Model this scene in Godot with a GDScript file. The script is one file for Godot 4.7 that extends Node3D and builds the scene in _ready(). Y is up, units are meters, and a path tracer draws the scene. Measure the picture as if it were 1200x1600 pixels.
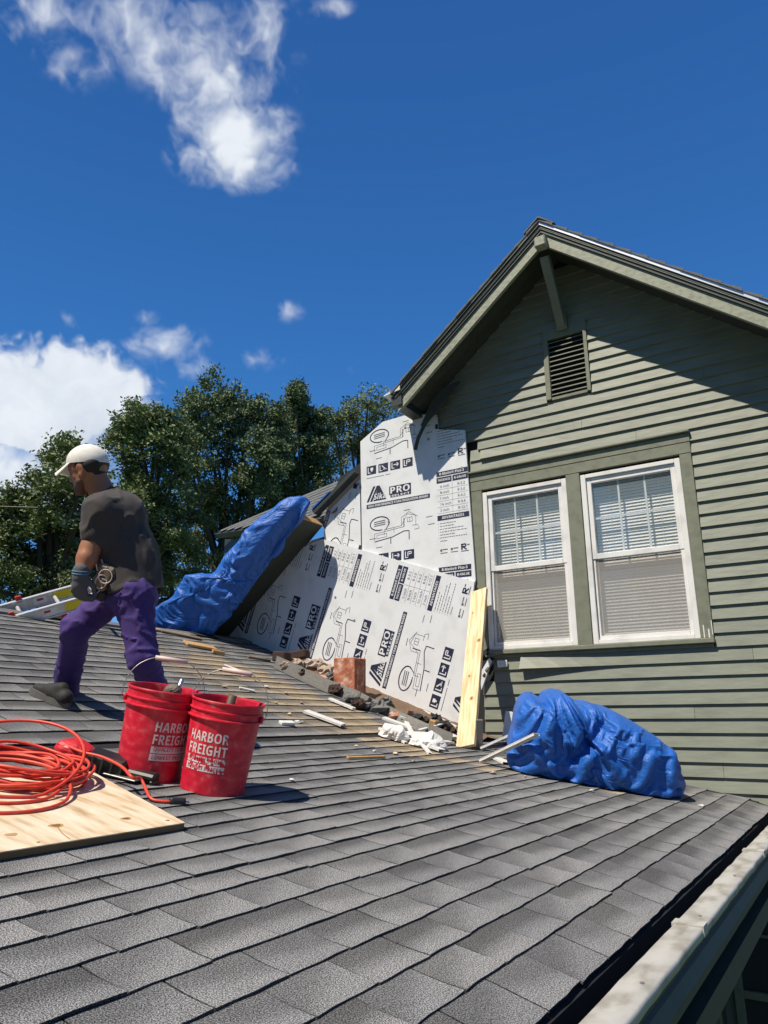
extends Node3D
# y is up; x runs along the gable wall to the right, -z runs away from the viewer towards that wall. The viewer's eye is 4.3 m above the lawn.
const EYE := Vector3(0, 4.3, 0)
const WALL := 6.3          # distance of the gable wall's face
const RIGHT := Vector3(0.84261, -0.00520, -0.53850)
const UP := Vector3(0.14990, 0.96270, 0.22527)
const BACK := Vector3(0.51724, -0.27054, 0.81196)
const FOCAL := 1150.0
# profile of the lower roof: eave, the break in its pitch, ridge
const EAVE_X := -0.687
const EAVE_Y := -0.611
const KNEE_X := -2.898
const RIDGE_X := -5.85
const S1 := 0.20
const S2 := 0.35
const GX := -1.95          # centre of the gable
const RAKE := 5.85         # distance of the rake boards
const PITCH := 0.82
var rng := RandomNumberGenerator.new()
var used := {}
var M := {}
var sans: Font
var sans_regular: Font
var glyphs := {}

func _ready() -> void:
	rng.seed = 11
	var cam := Camera3D.new()
	cam.name = "Camera"
	add_child(cam)
	cam.transform = Transform3D(Basis(RIGHT, UP, BACK).orthonormalized(), EYE)
	cam.fov = 69.65
	cam.near = 0.05
	cam.far = 600.0
	cam.current = true
	var env := Environment.new()
	env.background_mode = Environment.BG_SKY
	env.tonemap_mode = Environment.TONE_MAPPER_LINEAR
	env.tonemap_exposure = 1.15
	env.sdfgi_enabled = true
	env.ssao_enabled = true
	env.ssil_enabled = true
	var sky := Sky.new()
	var pano := PanoramaSkyMaterial.new()
	pano.panorama = sky_picture()
	pano.energy_multiplier = 1.0
	sky.sky_material = pano
	env.sky = sky
	var we := WorldEnvironment.new()
	we.name = "World"
	we.environment = env
	add_child(we)
	var sun := DirectionalLight3D.new()
	sun.name = "Sun"
	sun.light_energy = 1.6
	sun.light_color = Color(1.0, 0.955, 0.88)
	sun.light_angular_distance = 0.5
	sun.shadow_enabled = true
	add_child(sun)
	sun.look_at_from_position(Vector3.ZERO, Vector3(0.143, -0.846, -0.514), Vector3.UP)
	fonts()
	materials()
	ground()
	lower_roof()
	gutter()
	house()
	wing_roof()
	boards()
	trees()
	sky_blocking_trees()
	power_line()
	ladder()
	person()
	buckets()
	plywood_and_cord()
	saw()
	tarps()
	plank_and_flashing()
	chimney()
	debris()

# ---------------------------------------------------------------- placing
func V(x: float, y: float, d: float) -> Vector3:
	return Vector3(x, y + EYE.y, -d)

func ray(px: float, py: float) -> Vector3:
	return RIGHT * ((px - 600.0) / FOCAL) - UP * ((py - 800.0) / FOCAL) - BACK

func at_wall(px: float, py: float, d := WALL) -> Vector3:
	var r := ray(px, py)
	return EYE + r * (d / -r.z)

func at_depth(px: float, py: float, d: float) -> Vector3:
	return EYE + ray(px, py) * d

func roof_y(x: float) -> float:
	if x > KNEE_X:
		return EYE.y + EAVE_Y - S1 * (x - EAVE_X)
	return EYE.y + EAVE_Y - S1 * (KNEE_X - EAVE_X) - S2 * (x - KNEE_X)

func roof_normal(x: float) -> Vector3:
	return Vector3(S1 if x > KNEE_X else S2, 1, 0).normalized()

func on_roof(px: float, py: float, lift := 0.0) -> Vector3:
	var r := ray(px, py)
	var best := EYE
	for k in 2:
		var s: float = [S1, S2][k]
		var x0: float = [EAVE_X, KNEE_X][k]
		var y0 := roof_y(x0)
		var t: float = (y0 + s * x0 - EYE.y) / (r.y + s * r.x)
		var p := EYE + r * t
		if t > 0.0 and (k == 0) == (p.x > KNEE_X):
			best = p
	return best + roof_normal(best.x) * lift

func roof_basis(x: float, yaw := 0.0) -> Basis:      # y along the roof's normal, x along the courses
	var n := roof_normal(x)
	var ax := Vector3(0, 0, 1)
	return Basis(ax, n, ax.cross(n)) * Basis(Vector3.UP, yaw)

# ---------------------------------------------------------------- objects
func numbered(called: String) -> String:
	if not used.has(called):
		used[called] = 0
		return called
	used[called] += 1
	return "%s_%03d" % [called, used[called]]

func tag(o: Node3D, label: String, category: String, group := "", kind := "") -> void:
	o.set_meta("label", label)
	if category: o.set_meta("category", category)
	if group: o.set_meta("group", group)
	if kind: o.set_meta("kind", kind)

func thing(called: String, label: String, category: String, at := Vector3.ZERO, group := "", basis := Basis()) -> Node3D:
	var o := Node3D.new()
	o.name = numbered(called)
	add_child(o)
	o.transform = Transform3D(basis, at)
	tag(o, label, category, group)
	return o

func world_of(p: Node) -> Transform3D:
	var t := Transform3D()
	while p is Node3D and p != self:
		t = (p as Node3D).transform * t
		p = p.get_parent()
	return t

# a mesh whose corners are given in the scene's own axes
func put(called: String, mesh: Mesh, mat: Material, parent: Node3D = self) -> MeshInstance3D:
	var o := local(called, mesh, mat, parent, Transform3D())
	if parent != self:
		o.transform = world_of(parent).affine_inverse()
	return o

# a mesh in its parent's axes
func local(called: String, mesh: Mesh, mat: Material, parent: Node3D, xf: Transform3D) -> MeshInstance3D:
	var o := MeshInstance3D.new()
	o.name = numbered(called) if parent == self else called
	o.mesh = mesh
	o.material_override = mat
	parent.add_child(o, true)
	o.transform = xf
	return o

# a mesh of its own axes, placed in the scene's axes under a parent that may be moved
func placed(called: String, mesh: Mesh, mat: Material, parent: Node3D, xf: Transform3D) -> MeshInstance3D:
	return local(called, mesh, mat, parent, xf if parent == self else world_of(parent).affine_inverse() * xf)

# ---------------------------------------------------------------- shapes
func start(smooth := false) -> SurfaceTool:
	var st := SurfaceTool.new()
	st.begin(Mesh.PRIMITIVE_TRIANGLES)
	st.set_smooth_group(0 if smooth else -1)
	return st

func done(st: SurfaceTool) -> ArrayMesh:
	st.generate_normals()
	return st.commit()

func tri(st: SurfaceTool, a: Vector3, b: Vector3, c: Vector3, out: Vector3) -> void:
	if (a - c).cross(a - b).dot(out) < 0.0:
		var t := b
		b = c
		c = t
	st.add_vertex(a)
	st.add_vertex(b)
	st.add_vertex(c)

func quad(st: SurfaceTool, a: Vector3, b: Vector3, c: Vector3, d: Vector3, out: Vector3) -> void:
	tri(st, a, b, c, out)
	tri(st, a, c, d, out)

# eight corners: four round the bottom, four round the top in the same order
func hexa(st: SurfaceTool, p: Array) -> void:
	var m := Vector3.ZERO
	for v: Vector3 in p: m += v / 8.0
	for f: Array in [[0, 1, 2, 3], [4, 5, 6, 7], [0, 1, 5, 4], [1, 2, 6, 5], [2, 3, 7, 6], [3, 0, 4, 7]]:
		var a: Vector3 = p[f[0]]
		var b: Vector3 = p[f[1]]
		var c: Vector3 = p[f[2]]
		var d: Vector3 = p[f[3]]
		quad(st, a, b, c, d, (a + b + c + d) / 4.0 - m)

func box(st: SurfaceTool, lo: Vector3, hi: Vector3) -> void:
	hexa(st, [Vector3(lo.x, lo.y, lo.z), Vector3(hi.x, lo.y, lo.z), Vector3(hi.x, lo.y, hi.z), Vector3(lo.x, lo.y, hi.z), Vector3(lo.x, hi.y, lo.z), Vector3(hi.x, hi.y, lo.z), Vector3(hi.x, hi.y, hi.z), Vector3(lo.x, hi.y, hi.z)])

# a box with chamfered edges, centred
func chamfered(size: Vector3, c := 0.003, wobble := 0.0) -> ArrayMesh:
	var st := start()
	var h := size * 0.5
	c = minf(c, minf(h.x, minf(h.y, h.z)) * 0.8)
	for ax in 3:
		var b := (ax + 1) % 3
		var d := (ax + 2) % 3
		for s: float in [-1.0, 1.0]:
			var q := []
			for k: Array in [[-1, -1], [1, -1], [1, 1], [-1, 1]]:
				var v := Vector3.ZERO
				v[ax] = h[ax] * s
				v[b] = (h[b] - c) * k[0]
				v[d] = (h[d] - c) * k[1]
				q.append(v)
			var n := Vector3.ZERO
			n[ax] = s
			quad(st, q[0], q[1], q[2], q[3], n)
			for s2: float in [-1.0, 1.0]:      # the chamfer between +-ax and +-b
				var e := []
				for k: float in [-1.0, 1.0]:
					var v1 := Vector3.ZERO
					v1[ax] = h[ax] * s
					v1[b] = (h[b] - c) * s2
					v1[d] = (h[d] - c) * k
					var v2 := Vector3.ZERO
					v2[ax] = (h[ax] - c) * s
					v2[b] = h[b] * s2
					v2[d] = (h[d] - c) * k
					e.append(v1)
					e.append(v2)
				var m := Vector3.ZERO
				m[ax] = s
				m[b] = s2
				quad(st, e[0], e[1], e[3], e[2], m)
	for sx: float in [-1.0, 1.0]:
		for sy: float in [-1.0, 1.0]:
			for sz: float in [-1.0, 1.0]:
				tri(st, Vector3(h.x * sx, (h.y - c) * sy, (h.z - c) * sz), Vector3((h.x - c) * sx, h.y * sy, (h.z - c) * sz), Vector3((h.x - c) * sx, (h.y - c) * sy, h.z * sz), Vector3(sx, sy, sz))
	return done(st)

# a flat outline swept straight along a vector
func prism(st: SurfaceTool, outline: PackedVector3Array, ext: Vector3) -> void:
	var n := Vector3.ZERO
	for i in outline.size():
		n += outline[i].cross(outline[(i + 1) % outline.size()])
	n = n.normalized()
	var ax := (outline[1] - outline[0]).normalized()
	var ay := n.cross(ax)
	var flat := PackedVector2Array()
	var m := Vector3.ZERO
	for v in outline:
		flat.append(Vector2(v.dot(ax), v.dot(ay)))
		m += v / outline.size()
	var idx := Geometry2D.triangulate_polygon(flat)
	var sgn := signf(n.dot(ext))
	for i in range(0, idx.size(), 3):
		tri(st, outline[idx[i]], outline[idx[i + 1]], outline[idx[i + 2]], -ext)
		tri(st, outline[idx[i]] + ext, outline[idx[i + 1]] + ext, outline[idx[i + 2]] + ext, ext)
	var area := 0.0
	for i in flat.size():
		var a := flat[i]
		var b := flat[(i + 1) % flat.size()]
		area += a.x * b.y - b.x * a.y
	for i in outline.size():
		var a := outline[i]
		var b := outline[(i + 1) % outline.size()]
		var out := (b - a).cross(n) * signf(area)
		quad(st, a, b, b + ext, a + ext, out)
	sgn = sgn

func tube(st: SurfaceTool, pts: PackedVector3Array, r: float, sides := 8, r_end := -1.0, closed := false) -> void:
	var n := pts.size()
	var rings := []
	var side := Vector3.ZERO
	for i in n:
		var d: Vector3 = (pts[(i + 1) % n] - pts[(i + n - 1) % n]) if closed else (pts[mini(i + 1, n - 1)] - pts[maxi(i - 1, 0)])
		d = d.normalized()
		if side == Vector3.ZERO:
			side = d.cross(Vector3.UP if absf(d.y) < 0.9 else Vector3.RIGHT).normalized()
		side = (side - d * side.dot(d)).normalized()
		var up := d.cross(side)
		var rr := r if r_end < 0.0 else lerpf(r, r_end, float(i) / (n - 1))
		var ring := PackedVector3Array()
		for k in sides:
			var a := TAU * k / sides
			ring.append(pts[i] + (side * cos(a) + up * sin(a)) * rr)
		rings.append(ring)
	for i in (n if closed else n - 1):
		var p: PackedVector3Array = rings[i]
		var q: PackedVector3Array = rings[(i + 1) % n]
		for k in sides:
			var k2 := (k + 1) % sides
			quad(st, p[k], p[k2], q[k2], q[k], p[k] + p[k2] - pts[i] * 2.0)
	if not closed:
		for e: int in [0, n - 1]:
			var p: PackedVector3Array = rings[e]
			var out := pts[0] - pts[1] if e == 0 else pts[n - 1] - pts[n - 2]
			for k in range(1, sides - 1):
				tri(st, p[0], p[k], p[k + 1], out)

# a profile of (radius, height) turned round the y axis of xf
func lathe(st: SurfaceTool, xf: Transform3D, prof: PackedVector2Array, sides := 40) -> void:
	for i in prof.size() - 1:
		var a := prof[i]
		var b := prof[i + 1]
		var nn := Vector2(b.y - a.y, a.x - b.x)
		for k in sides:
			var t0 := TAU * k / sides
			var t1 := TAU * (k + 1) / sides
			var c0 := Vector3(cos(t0), 0, sin(t0))
			var c1 := Vector3(cos(t1), 0, sin(t1))
			var cm := (c0 + c1).normalized()
			quad(st, xf * (c0 * a.x + Vector3.UP * a.y), xf * (c1 * a.x + Vector3.UP * a.y), xf * (c1 * b.x + Vector3.UP * b.y), xf * (c0 * b.x + Vector3.UP * b.y), xf.basis * (cm * nn.x + Vector3.UP * nn.y))

# an uneven lump (rock, lump of mortar)
func lump(r: Vector3, seed_of: int, rough := 0.35, rings := 7) -> ArrayMesh:
	var ns := FastNoiseLite.new()
	ns.seed = seed_of
	ns.frequency = 1.1
	ns.fractal_octaves = 3
	var st := start()
	var grid := []
	for i in rings + 1:
		var row := PackedVector3Array()
		for k in rings * 2:
			var th := PI * i / rings
			var ph := TAU * k / (rings * 2)
			var d := Vector3(sin(th) * cos(ph), cos(th), sin(th) * sin(ph))
			row.append(d * r * (1.0 + rough * ns.get_noise_3dv(d * 1.6) * 1.6))
		grid.append(row)
	for i in rings:
		for k in rings * 2:
			var k2 := (k + 1) % (rings * 2)
			var a: Vector3 = grid[i][k]
			var b: Vector3 = grid[i][k2]
			var c: Vector3 = grid[i + 1][k2]
			var d: Vector3 = grid[i + 1][k]
			if i > 0: tri(st, a, b, c, a + b + c)
			if i < rings - 1 or true: tri(st, a, c, d, a + c + d)
	return done(st)

# ---------------------------------------------------------------- lettering
func fonts() -> void:
	var f := SystemFont.new()
	f.font_names = PackedStringArray(["Droid Sans"])
	f.font_weight = 700
	sans = f
	var g := SystemFont.new()
	g.font_names = PackedStringArray(["Droid Sans"])
	sans_regular = g

# triangles of a line of text, 1 high (capitals), starting at the origin
func letters(text: String, bold := true) -> PackedVector2Array:
	var key := text + str(bold)
	if not glyphs.has(key):
		var t := TextMesh.new()
		t.text = text
		t.font = sans if bold else sans_regular
		t.font_size = 48
		t.pixel_size = 1.0 / 34.3
		t.depth = 0.0
		t.curve_step = 3.0
		t.horizontal_alignment = HORIZONTAL_ALIGNMENT_LEFT
		t.vertical_alignment = VERTICAL_ALIGNMENT_BOTTOM
		var arr := t.surface_get_arrays(0)
		var vs: PackedVector3Array = arr[Mesh.ARRAY_VERTEX]
		var ns: PackedVector3Array = arr[Mesh.ARRAY_NORMAL]
		var ix: PackedInt32Array = arr[Mesh.ARRAY_INDEX] if arr[Mesh.ARRAY_INDEX] != null else PackedInt32Array(range(vs.size()))
		var low := 1e9
		var left := 1e9
		for v in vs:
			low = minf(low, v.y)
			left = minf(left, v.x)
		var out := PackedVector2Array()
		for i in range(0, ix.size(), 3):
			if ns[ix[i]].z < 0.5: continue
			for k in 3:
				var v := vs[ix[i + k]]
				out.append(Vector2(v.x - left, v.y - low))
		glyphs[key] = out
	return glyphs[key]

func width_of(t: PackedVector2Array) -> float:
	var w := 0.0
	for v in t: w = maxf(w, v.x)
	return w

# ---------------------------------------------------------------- materials
func lin(r: float, g: float, b: float, a := 1.0) -> Color:
	var c := Color(r, g, b).linear_to_srgb()
	c.a = a
	return c

func noise(freq: float, stops: Array, size := 256, octaves := 4, seed_of := 1, kind := FastNoiseLite.TYPE_SIMPLEX_SMOOTH) -> NoiseTexture2D:
	var n := FastNoiseLite.new()
	n.noise_type = kind
	n.frequency = freq
	n.fractal_octaves = octaves
	n.seed = seed_of
	var t := NoiseTexture2D.new()
	t.width = size
	t.height = size
	t.seamless = true
	t.noise = n
	var g := Gradient.new()
	var off := PackedFloat32Array()
	var col := PackedColorArray()
	for s: Array in stops:
		off.append(s[0])
		col.append(lin(s[1], s[1] if s.size() < 4 else s[2], s[1] if s.size() < 4 else s[3]))
	g.offsets = off
	g.colors = col
	t.color_ramp = g
	return t

func bumps(freq: float, strength := 4.0, size := 256, octaves := 4, seed_of := 5) -> NoiseTexture2D:
	var t := noise(freq, [[0.0, 0.0], [1.0, 1.0]], size, octaves, seed_of)
	t.color_ramp = null
	t.as_normal_map = true
	t.bump_strength = strength
	return t

func mat(called: String, c: Color, rough := 0.7, metal := 0.0) -> StandardMaterial3D:
	var m := StandardMaterial3D.new()
	m.resource_name = called
	m.albedo_color = c
	m.roughness = rough
	m.metallic = metal
	M[called] = m
	return m

# surface grain: an albedo texture and a normal texture laid on by position
func grain(m: StandardMaterial3D, tex: Texture2D, nrm: Texture2D, scale: Vector3, world := true, depth := 0.6) -> StandardMaterial3D:
	m.uv1_triplanar = true
	m.uv1_world_triplanar = world
	m.uv1_scale = scale
	if tex: m.albedo_texture = tex
	if nrm:
		m.normal_enabled = true
		m.normal_texture = nrm
		m.normal_scale = depth
	return m

func materials() -> void:
	var one := Vector3.ONE
	var dirt := noise(0.02, [[0.0, 0.72], [0.4, 0.92], [0.7, 1.0], [1.0, 1.0]], 512, 5, 3)
	var fine_b := bumps(0.08, 3.0, 256, 4, 9)
	var granules := noise(0.30, [[0.0, 0.05], [0.34, 0.12], [0.46, 0.24], [0.55, 0.52], [0.63, 1.0]], 1024, 2, 21)
	var granule_b := bumps(0.3, 5.0, 1024, 2, 21)
	var m := grain(mat("shingle", Color.WHITE, 1.0), granules, null, one * 0.8)
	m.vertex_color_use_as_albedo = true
	m.metallic_specular = 0.15
	mat("underlay", lin(0.012, 0.012, 0.013), 0.95)
	m = grain(mat("far_shingle", lin(0.30, 0.31, 0.325), 0.95), granules, null, one * 0.8)
	for k in 3:
		var v: float = [1.0, 0.94, 1.05][k]
		m = grain(mat("siding_%d" % k if k else "siding", lin(0.215 * v, 0.236 * v, 0.188 * v), 0.55), dirt, fine_b, Vector3(0.25, 0.9, 0.25), true, 0.10)
	m = grain(mat("trim_green", lin(0.19, 0.205, 0.150), 0.6), dirt, fine_b, Vector3(0.8, 0.8, 0.8), true, 0.06)
	m = grain(mat("fascia_green", lin(0.30, 0.32, 0.245), 0.6), noise(0.03, [[0.0, 0.6], [0.35, 0.85], [0.6, 1.0], [1.0, 1.0]], 512, 5, 8), fine_b, Vector3(0.9, 1.2, 0.9), true, 0.08)
	mat("trim_dark", lin(0.035, 0.045, 0.042), 0.5)
	mat("drip_metal", lin(0.8, 0.8, 0.79), 0.3, 0.6)
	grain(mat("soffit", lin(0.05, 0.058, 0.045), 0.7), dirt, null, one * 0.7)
	grain(mat("vinyl", lin(0.80, 0.80, 0.78), 0.35), noise(0.02, [[0.0, 0.75], [0.45, 0.95], [1.0, 1.0]], 256, 4, 31), null, one * 0.7)
	mat("muntin", lin(0.7, 0.72, 0.7), 0.4)
	grain(mat("blind", lin(0.80, 0.79, 0.75), 0.5), dirt, null, one * 0.8)
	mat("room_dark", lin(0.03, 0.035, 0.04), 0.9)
	m = mat("glass", Color(0.75, 0.85, 0.9, 0.12), 0.03)
	m.transparency = BaseMaterial3D.TRANSPARENCY_ALPHA
	m.metallic_specular = 0.85
	m = mat("insect_screen", lin(0.42, 0.39, 0.35, 0.46), 0.8)
	m.transparency = BaseMaterial3D.TRANSPARENCY_ALPHA
	grain(mat("foam_board", lin(0.75, 0.78, 0.80), 0.45), noise(0.012, [[0.0, 0.86], [0.5, 0.97], [1.0, 1.0]], 256, 4, 12), null, one * 1.1)
	grain(mat("foam_core", lin(0.6, 0.55, 0.4), 0.9), dirt, fine_b, one * 4.0)
	mat("ink", lin(0.012, 0.016, 0.05), 0.55)
	mat("thin_ink", lin(0.10, 0.11, 0.14), 0.55)
	grain(mat("galvanised", lin(0.32, 0.32, 0.31), 0.45, 0.55), noise(0.03, [[0.0, 0.5], [0.5, 0.85], [1.0, 1.0]], 256, 4, 14), fine_b, one * 2.0, true, 0.2)
	grain(mat("lead_strip", lin(0.17, 0.165, 0.15), 0.6, 0.2), dirt, fine_b, one * 2.0, true, 0.3)
	grain(mat("gutter_paint", lin(0.50, 0.495, 0.46), 0.5), noise(0.010, [[0.0, 0.42, 0.38, 0.32], [0.25, 0.66, 0.63, 0.58], [0.42, 0.86, 0.85, 0.82], [0.6, 0.96, 0.95, 0.94], [1.0, 1.0, 1.0, 1.0]], 512, 6, 44), null, Vector3(1.6, 1.6, 0.9))
	grain(mat("gutter_in", lin(0.05, 0.055, 0.05), 0.7), dirt, fine_b, one * 3.0)
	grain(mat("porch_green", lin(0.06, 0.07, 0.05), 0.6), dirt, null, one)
	# woods
	var pine := noise(0.016, [[0.0, 0.62, 0.44, 0.24], [0.35, 0.80, 0.64, 0.40], [0.6, 0.92, 0.78, 0.55], [1.0, 1.0, 0.88, 0.66]], 512, 5, 50)
	grain(mat("pine", lin(0.86, 0.80, 0.70), 0.65), pine, fine_b, Vector3(4.0, 0.35, 4.0), false, 0.2)
	grain(mat("pine_warm", lin(0.58, 0.43, 0.29), 0.65), pine, fine_b, Vector3(4.0, 4.0, 0.35), false, 0.2)
	mat("knot", lin(0.24, 0.10, 0.03), 0.6)
	mat("knot_ring", lin(0.50, 0.30, 0.13), 0.6)
	var ply := noise(0.012, [[0.0, 0.46, 0.31, 0.16], [0.3, 0.68, 0.53, 0.34], [0.5, 0.77, 0.64, 0.45], [0.75, 0.83, 0.72, 0.54], [1.0, 0.88, 0.79, 0.62]], 512, 5, 61)
	grain(mat("plywood", lin(0.93, 0.92, 0.90), 0.6), ply, fine_b, Vector3(2.6, 2.6, 0.55), false, 0.15)
	mat("ply_edge", lin(0.16, 0.10, 0.05), 0.8)
	grain(mat("old_wood", lin(0.20, 0.16, 0.11), 0.85), dirt, fine_b, Vector3(6, 6, 1), false, 0.4)
	grain(mat("bark", lin(0.07, 0.055, 0.04), 0.9), dirt, fine_b, one * 2.0)
	# masonry
	grain(mat("flue_clay", Color.WHITE, 0.88), noise(0.02, [[0.0, 0.20, 0.075, 0.05], [0.3, 0.36, 0.125, 0.07], [0.5, 0.47, 0.17, 0.095], [0.66, 0.50, 0.24, 0.16], [0.8, 0.56, 0.42, 0.33], [1.0, 0.60, 0.54, 0.46]], 512, 6, 71), fine_b, one * 0.9, true, 0.4)
	grain(mat("mortar", lin(0.47, 0.37, 0.29), 0.95), dirt, bumps(0.1, 8.0, 256, 4, 13), one * 5.0, true, 1.0)
	grain(mat("cement", lin(0.20, 0.20, 0.19), 0.95), dirt, bumps(0.1, 8.0, 256, 4, 13), one * 5.0, true, 1.0)
	grain(mat("sooty_brick", lin(0.06, 0.032, 0.026), 0.9), dirt, bumps(0.1, 8.0, 256, 4, 13), one * 5.0, true, 0.8)
	grain(mat("rubble", lin(0.27, 0.19, 0.135), 0.95), noise(0.09, [[0.0, 0.25, 0.2, 0.15], [0.5, 0.8, 0.7, 0.6], [0.75, 1.0, 1.0, 1.0]], 256, 3, 15), bumps(0.12, 9.0, 256, 4, 13), one * 4.0, true, 1.0)
	grain(mat("white_scrap", lin(0.74, 0.74, 0.72), 0.5), dirt, null, one * 2.0)
	grain(mat("grey_scrap", lin(0.30, 0.31, 0.33), 0.45, 0.3), dirt, null, one * 2.0)
	mat("black_felt", lin(0.016, 0.016, 0.017), 0.8)
	# plastics, cloth, metal
	var tarp_b := bumps(0.028, 7.0, 512, 3, 18)
	(tarp_b.noise as FastNoiseLite).noise_type = FastNoiseLite.TYPE_CELLULAR
	(tarp_b.noise as FastNoiseLite).cellular_return_type = FastNoiseLite.RETURN_DISTANCE2_SUB
	(tarp_b.noise as FastNoiseLite).domain_warp_enabled = true
	(tarp_b.noise as FastNoiseLite).domain_warp_amplitude = 25.0
	m = grain(mat("tarp", lin(0.016, 0.125, 0.50), 0.46), noise(0.02, [[0.0, 0.75], [0.5, 1.0], [1.0, 1.0]], 256, 4, 17), tarp_b, one * 2.6, true, 0.9)
	m.metallic_specular = 0.5
	m = grain(mat("bucket_red", Color.WHITE, 0.45), noise(0.013, [[0.0, 0.34, 0.008, 0.02], [0.35, 0.55, 0.009, 0.032], [0.55, 0.62, 0.011, 0.042], [0.72, 0.64, 0.05, 0.07], [0.9, 0.60, 0.16, 0.15], [1.0, 0.55, 0.25, 0.22]], 512, 6, 19), null, one * 2.6, false)
	mat("bucket_print", lin(0.66, 0.60, 0.60), 0.6)
	mat("wire", lin(0.38, 0.37, 0.36), 0.4, 0.8)
	mat("grip", lin(0.72, 0.55, 0.50), 0.5)
	mat("handle_dark", lin(0.09, 0.05, 0.035), 0.6)
	mat("stone_grey", lin(0.14, 0.12, 0.10), 0.7)
	mat("chrome", lin(0.6, 0.6, 0.6), 0.25, 0.9)
	mat("cord", lin(0.64, 0.062, 0.034), 0.45)
	mat("black_plastic", lin(0.018, 0.018, 0.02), 0.45)
	mat("tool_red", lin(0.55, 0.02, 0.03), 0.4)
	mat("tool_label", lin(0.35, 0.02, 0.02), 0.5)
	grain(mat("aluminium", lin(0.66, 0.67, 0.69), 0.42, 0.5), dirt, null, one * 2.0)
	mat("yellow", lin(0.80, 0.62, 0.02), 0.5)
	mat("label_white", lin(0.78, 0.78, 0.76), 0.5)
	mat("red_cap", lin(0.55, 0.03, 0.03), 0.5)
	m = grain(mat("skin", lin(0.34, 0.145, 0.075), 0.5), null, bumps(0.1, 2.0, 256, 3, 23), one * 9.0, true, 0.2)
	m.subsurf_scatter_enabled = true
	m.subsurf_scatter_strength = 0.05
	mat("lip", lin(0.25, 0.09, 0.06), 0.5)
	mat("hair", lin(0.012, 0.010, 0.010), 0.6)
	grain(mat("stubble", lin(0.14, 0.07, 0.045), 0.7), null, null, one)
	var weave := bumps(0.22, 3.0, 256, 2, 24)
	m = grain(mat("shirt", lin(0.058, 0.052, 0.051), 0.92), dirt, weave, one * 6.0, true, 0.35)
	m.rim_enabled = true
	m.rim = 0.25
	m = grain(mat("trousers", lin(0.060, 0.032, 0.185), 0.85), dirt, weave, one * 6.0, true, 0.35)
	grain(mat("boot_leather", lin(0.020, 0.0195, 0.019), 0.75), dirt, weave, one * 4.0, true, 0.3)
	mat("boot_sole", lin(0.11, 0.105, 0.10), 0.85)
	grain(mat("cap_cloth", lin(0.82, 0.80, 0.74), 0.85), noise(0.02, [[0.0, 0.75], [0.5, 0.95], [1.0, 1.0]], 256, 4, 29), weave, one * 5.0, true, 0.3)
	grain(mat("glove_cloth", lin(0.10, 0.105, 0.11), 0.85), dirt, weave, one * 6.0, true, 0.5)
	mat("glove_palm", lin(0.03, 0.03, 0.032), 0.6)
	mat("cuff_blue", lin(0.10, 0.22, 0.38), 0.8)
	grain(mat("pouch", lin(0.22, 0.18, 0.12), 0.8), dirt, weave, one * 8.0, true, 0.5)
	# plants, ground
	for k in 3:
		m = mat("leaf_%d" % k, [lin(0.235, 0.30, 0.165), lin(0.195, 0.265, 0.155), lin(0.26, 0.32, 0.175)][k], 0.62)
		m.vertex_color_use_as_albedo = true
		m.cull_mode = BaseMaterial3D.CULL_DISABLED
		m.backlight_enabled = true
		m.backlight = lin(0.10, 0.16, 0.03)
		m.metallic_specular = 0.3
	grain(mat("grass", lin(0.07, 0.11, 0.03), 0.95), dirt, fine_b, one * 0.6, true, 1.0)

# ---------------------------------------------------------------- sky
var cloud_list := []
var cloud_noise := FastNoiseLite.new()
var cloud_fine := FastNoiseLite.new()
var cloud_all := FastNoiseLite.new()

func sky_colour(d: Vector3) -> Color:
	var e := clampf(d.y, -1.0, 1.0)
	var c: Color
	if e < 0.0:
		c = Color(0.10, 0.12, 0.12).lerp(Color(0.34, 0.50, 0.66), smoothstep(-0.12, 0.0, e))
	else:
		var t := pow(1.0 - e, 2.1)
		c = Color(0.0204, 0.0892, 0.30).lerp(Color(0.069, 0.317, 0.80), t)
		c = c.lerp(Color(0.30, 0.50, 0.78), pow(1.0 - e, 9.0))
	if e > -0.02:
		var a := 0.0
		var shade := 0.0
		var soft := 1.15
		for b: Array in cloud_list:
			var q: Vector3 = b[0]
			if d.dot(q) < b[6]: continue
			var u: float = d.dot(b[1]) / b[3]
			var v: float = d.dot(b[2]) / b[4]
			var f := 1.0 - sqrt(u * u + v * v)
			var low := clampf(0.5 - v * 0.6, 0.0, 1.0)
			var k: float = f * b[5]
			if k > a:
				a = k
				shade = low * b[7]
				soft = 0.62 if b[5] > 1.25 else 1.35
		var w := d + Vector3(cloud_fine.get_noise_3dv(d * 3.0), cloud_fine.get_noise_3dv(d * 3.0 + Vector3(7, 1, 3)), 0) * 0.05
		var n := cloud_noise.get_noise_3dv(w)
		var n2 := cloud_fine.get_noise_3dv(w * 7.0)
		var dens := 0.0
		if a > 0.0:
			var body := a * 1.35 + n * 0.95 + n2 * 0.26 - 0.10
			dens = smoothstep(0.0, soft, body) * smoothstep(0.0, 0.22, a)
		# fair-weather cloud over the rest of the sky, thinning towards the zenith
		var g := cloud_all.get_noise_3d(d.x / (d.y + 0.25), 0.0, d.z / (d.y + 0.25))
		var other := 0.0 if d.z < -0.1 and d.dot(-BACK) > 0.55 else smoothstep(0.36, 0.75, g + n * 0.2) * smoothstep(0.0, 0.12, e)
		if other > dens:
			dens = other
			shade = 0.4
		if dens > 0.0:
			var lit := Color(0.74, 0.78, 0.83).lerp(Color(0.40, 0.48, 0.60), clampf(shade * 0.7 - n * 0.5, 0.0, 1.0))
			c = c.lerp(lit, dens * 0.97)
	return c

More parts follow.
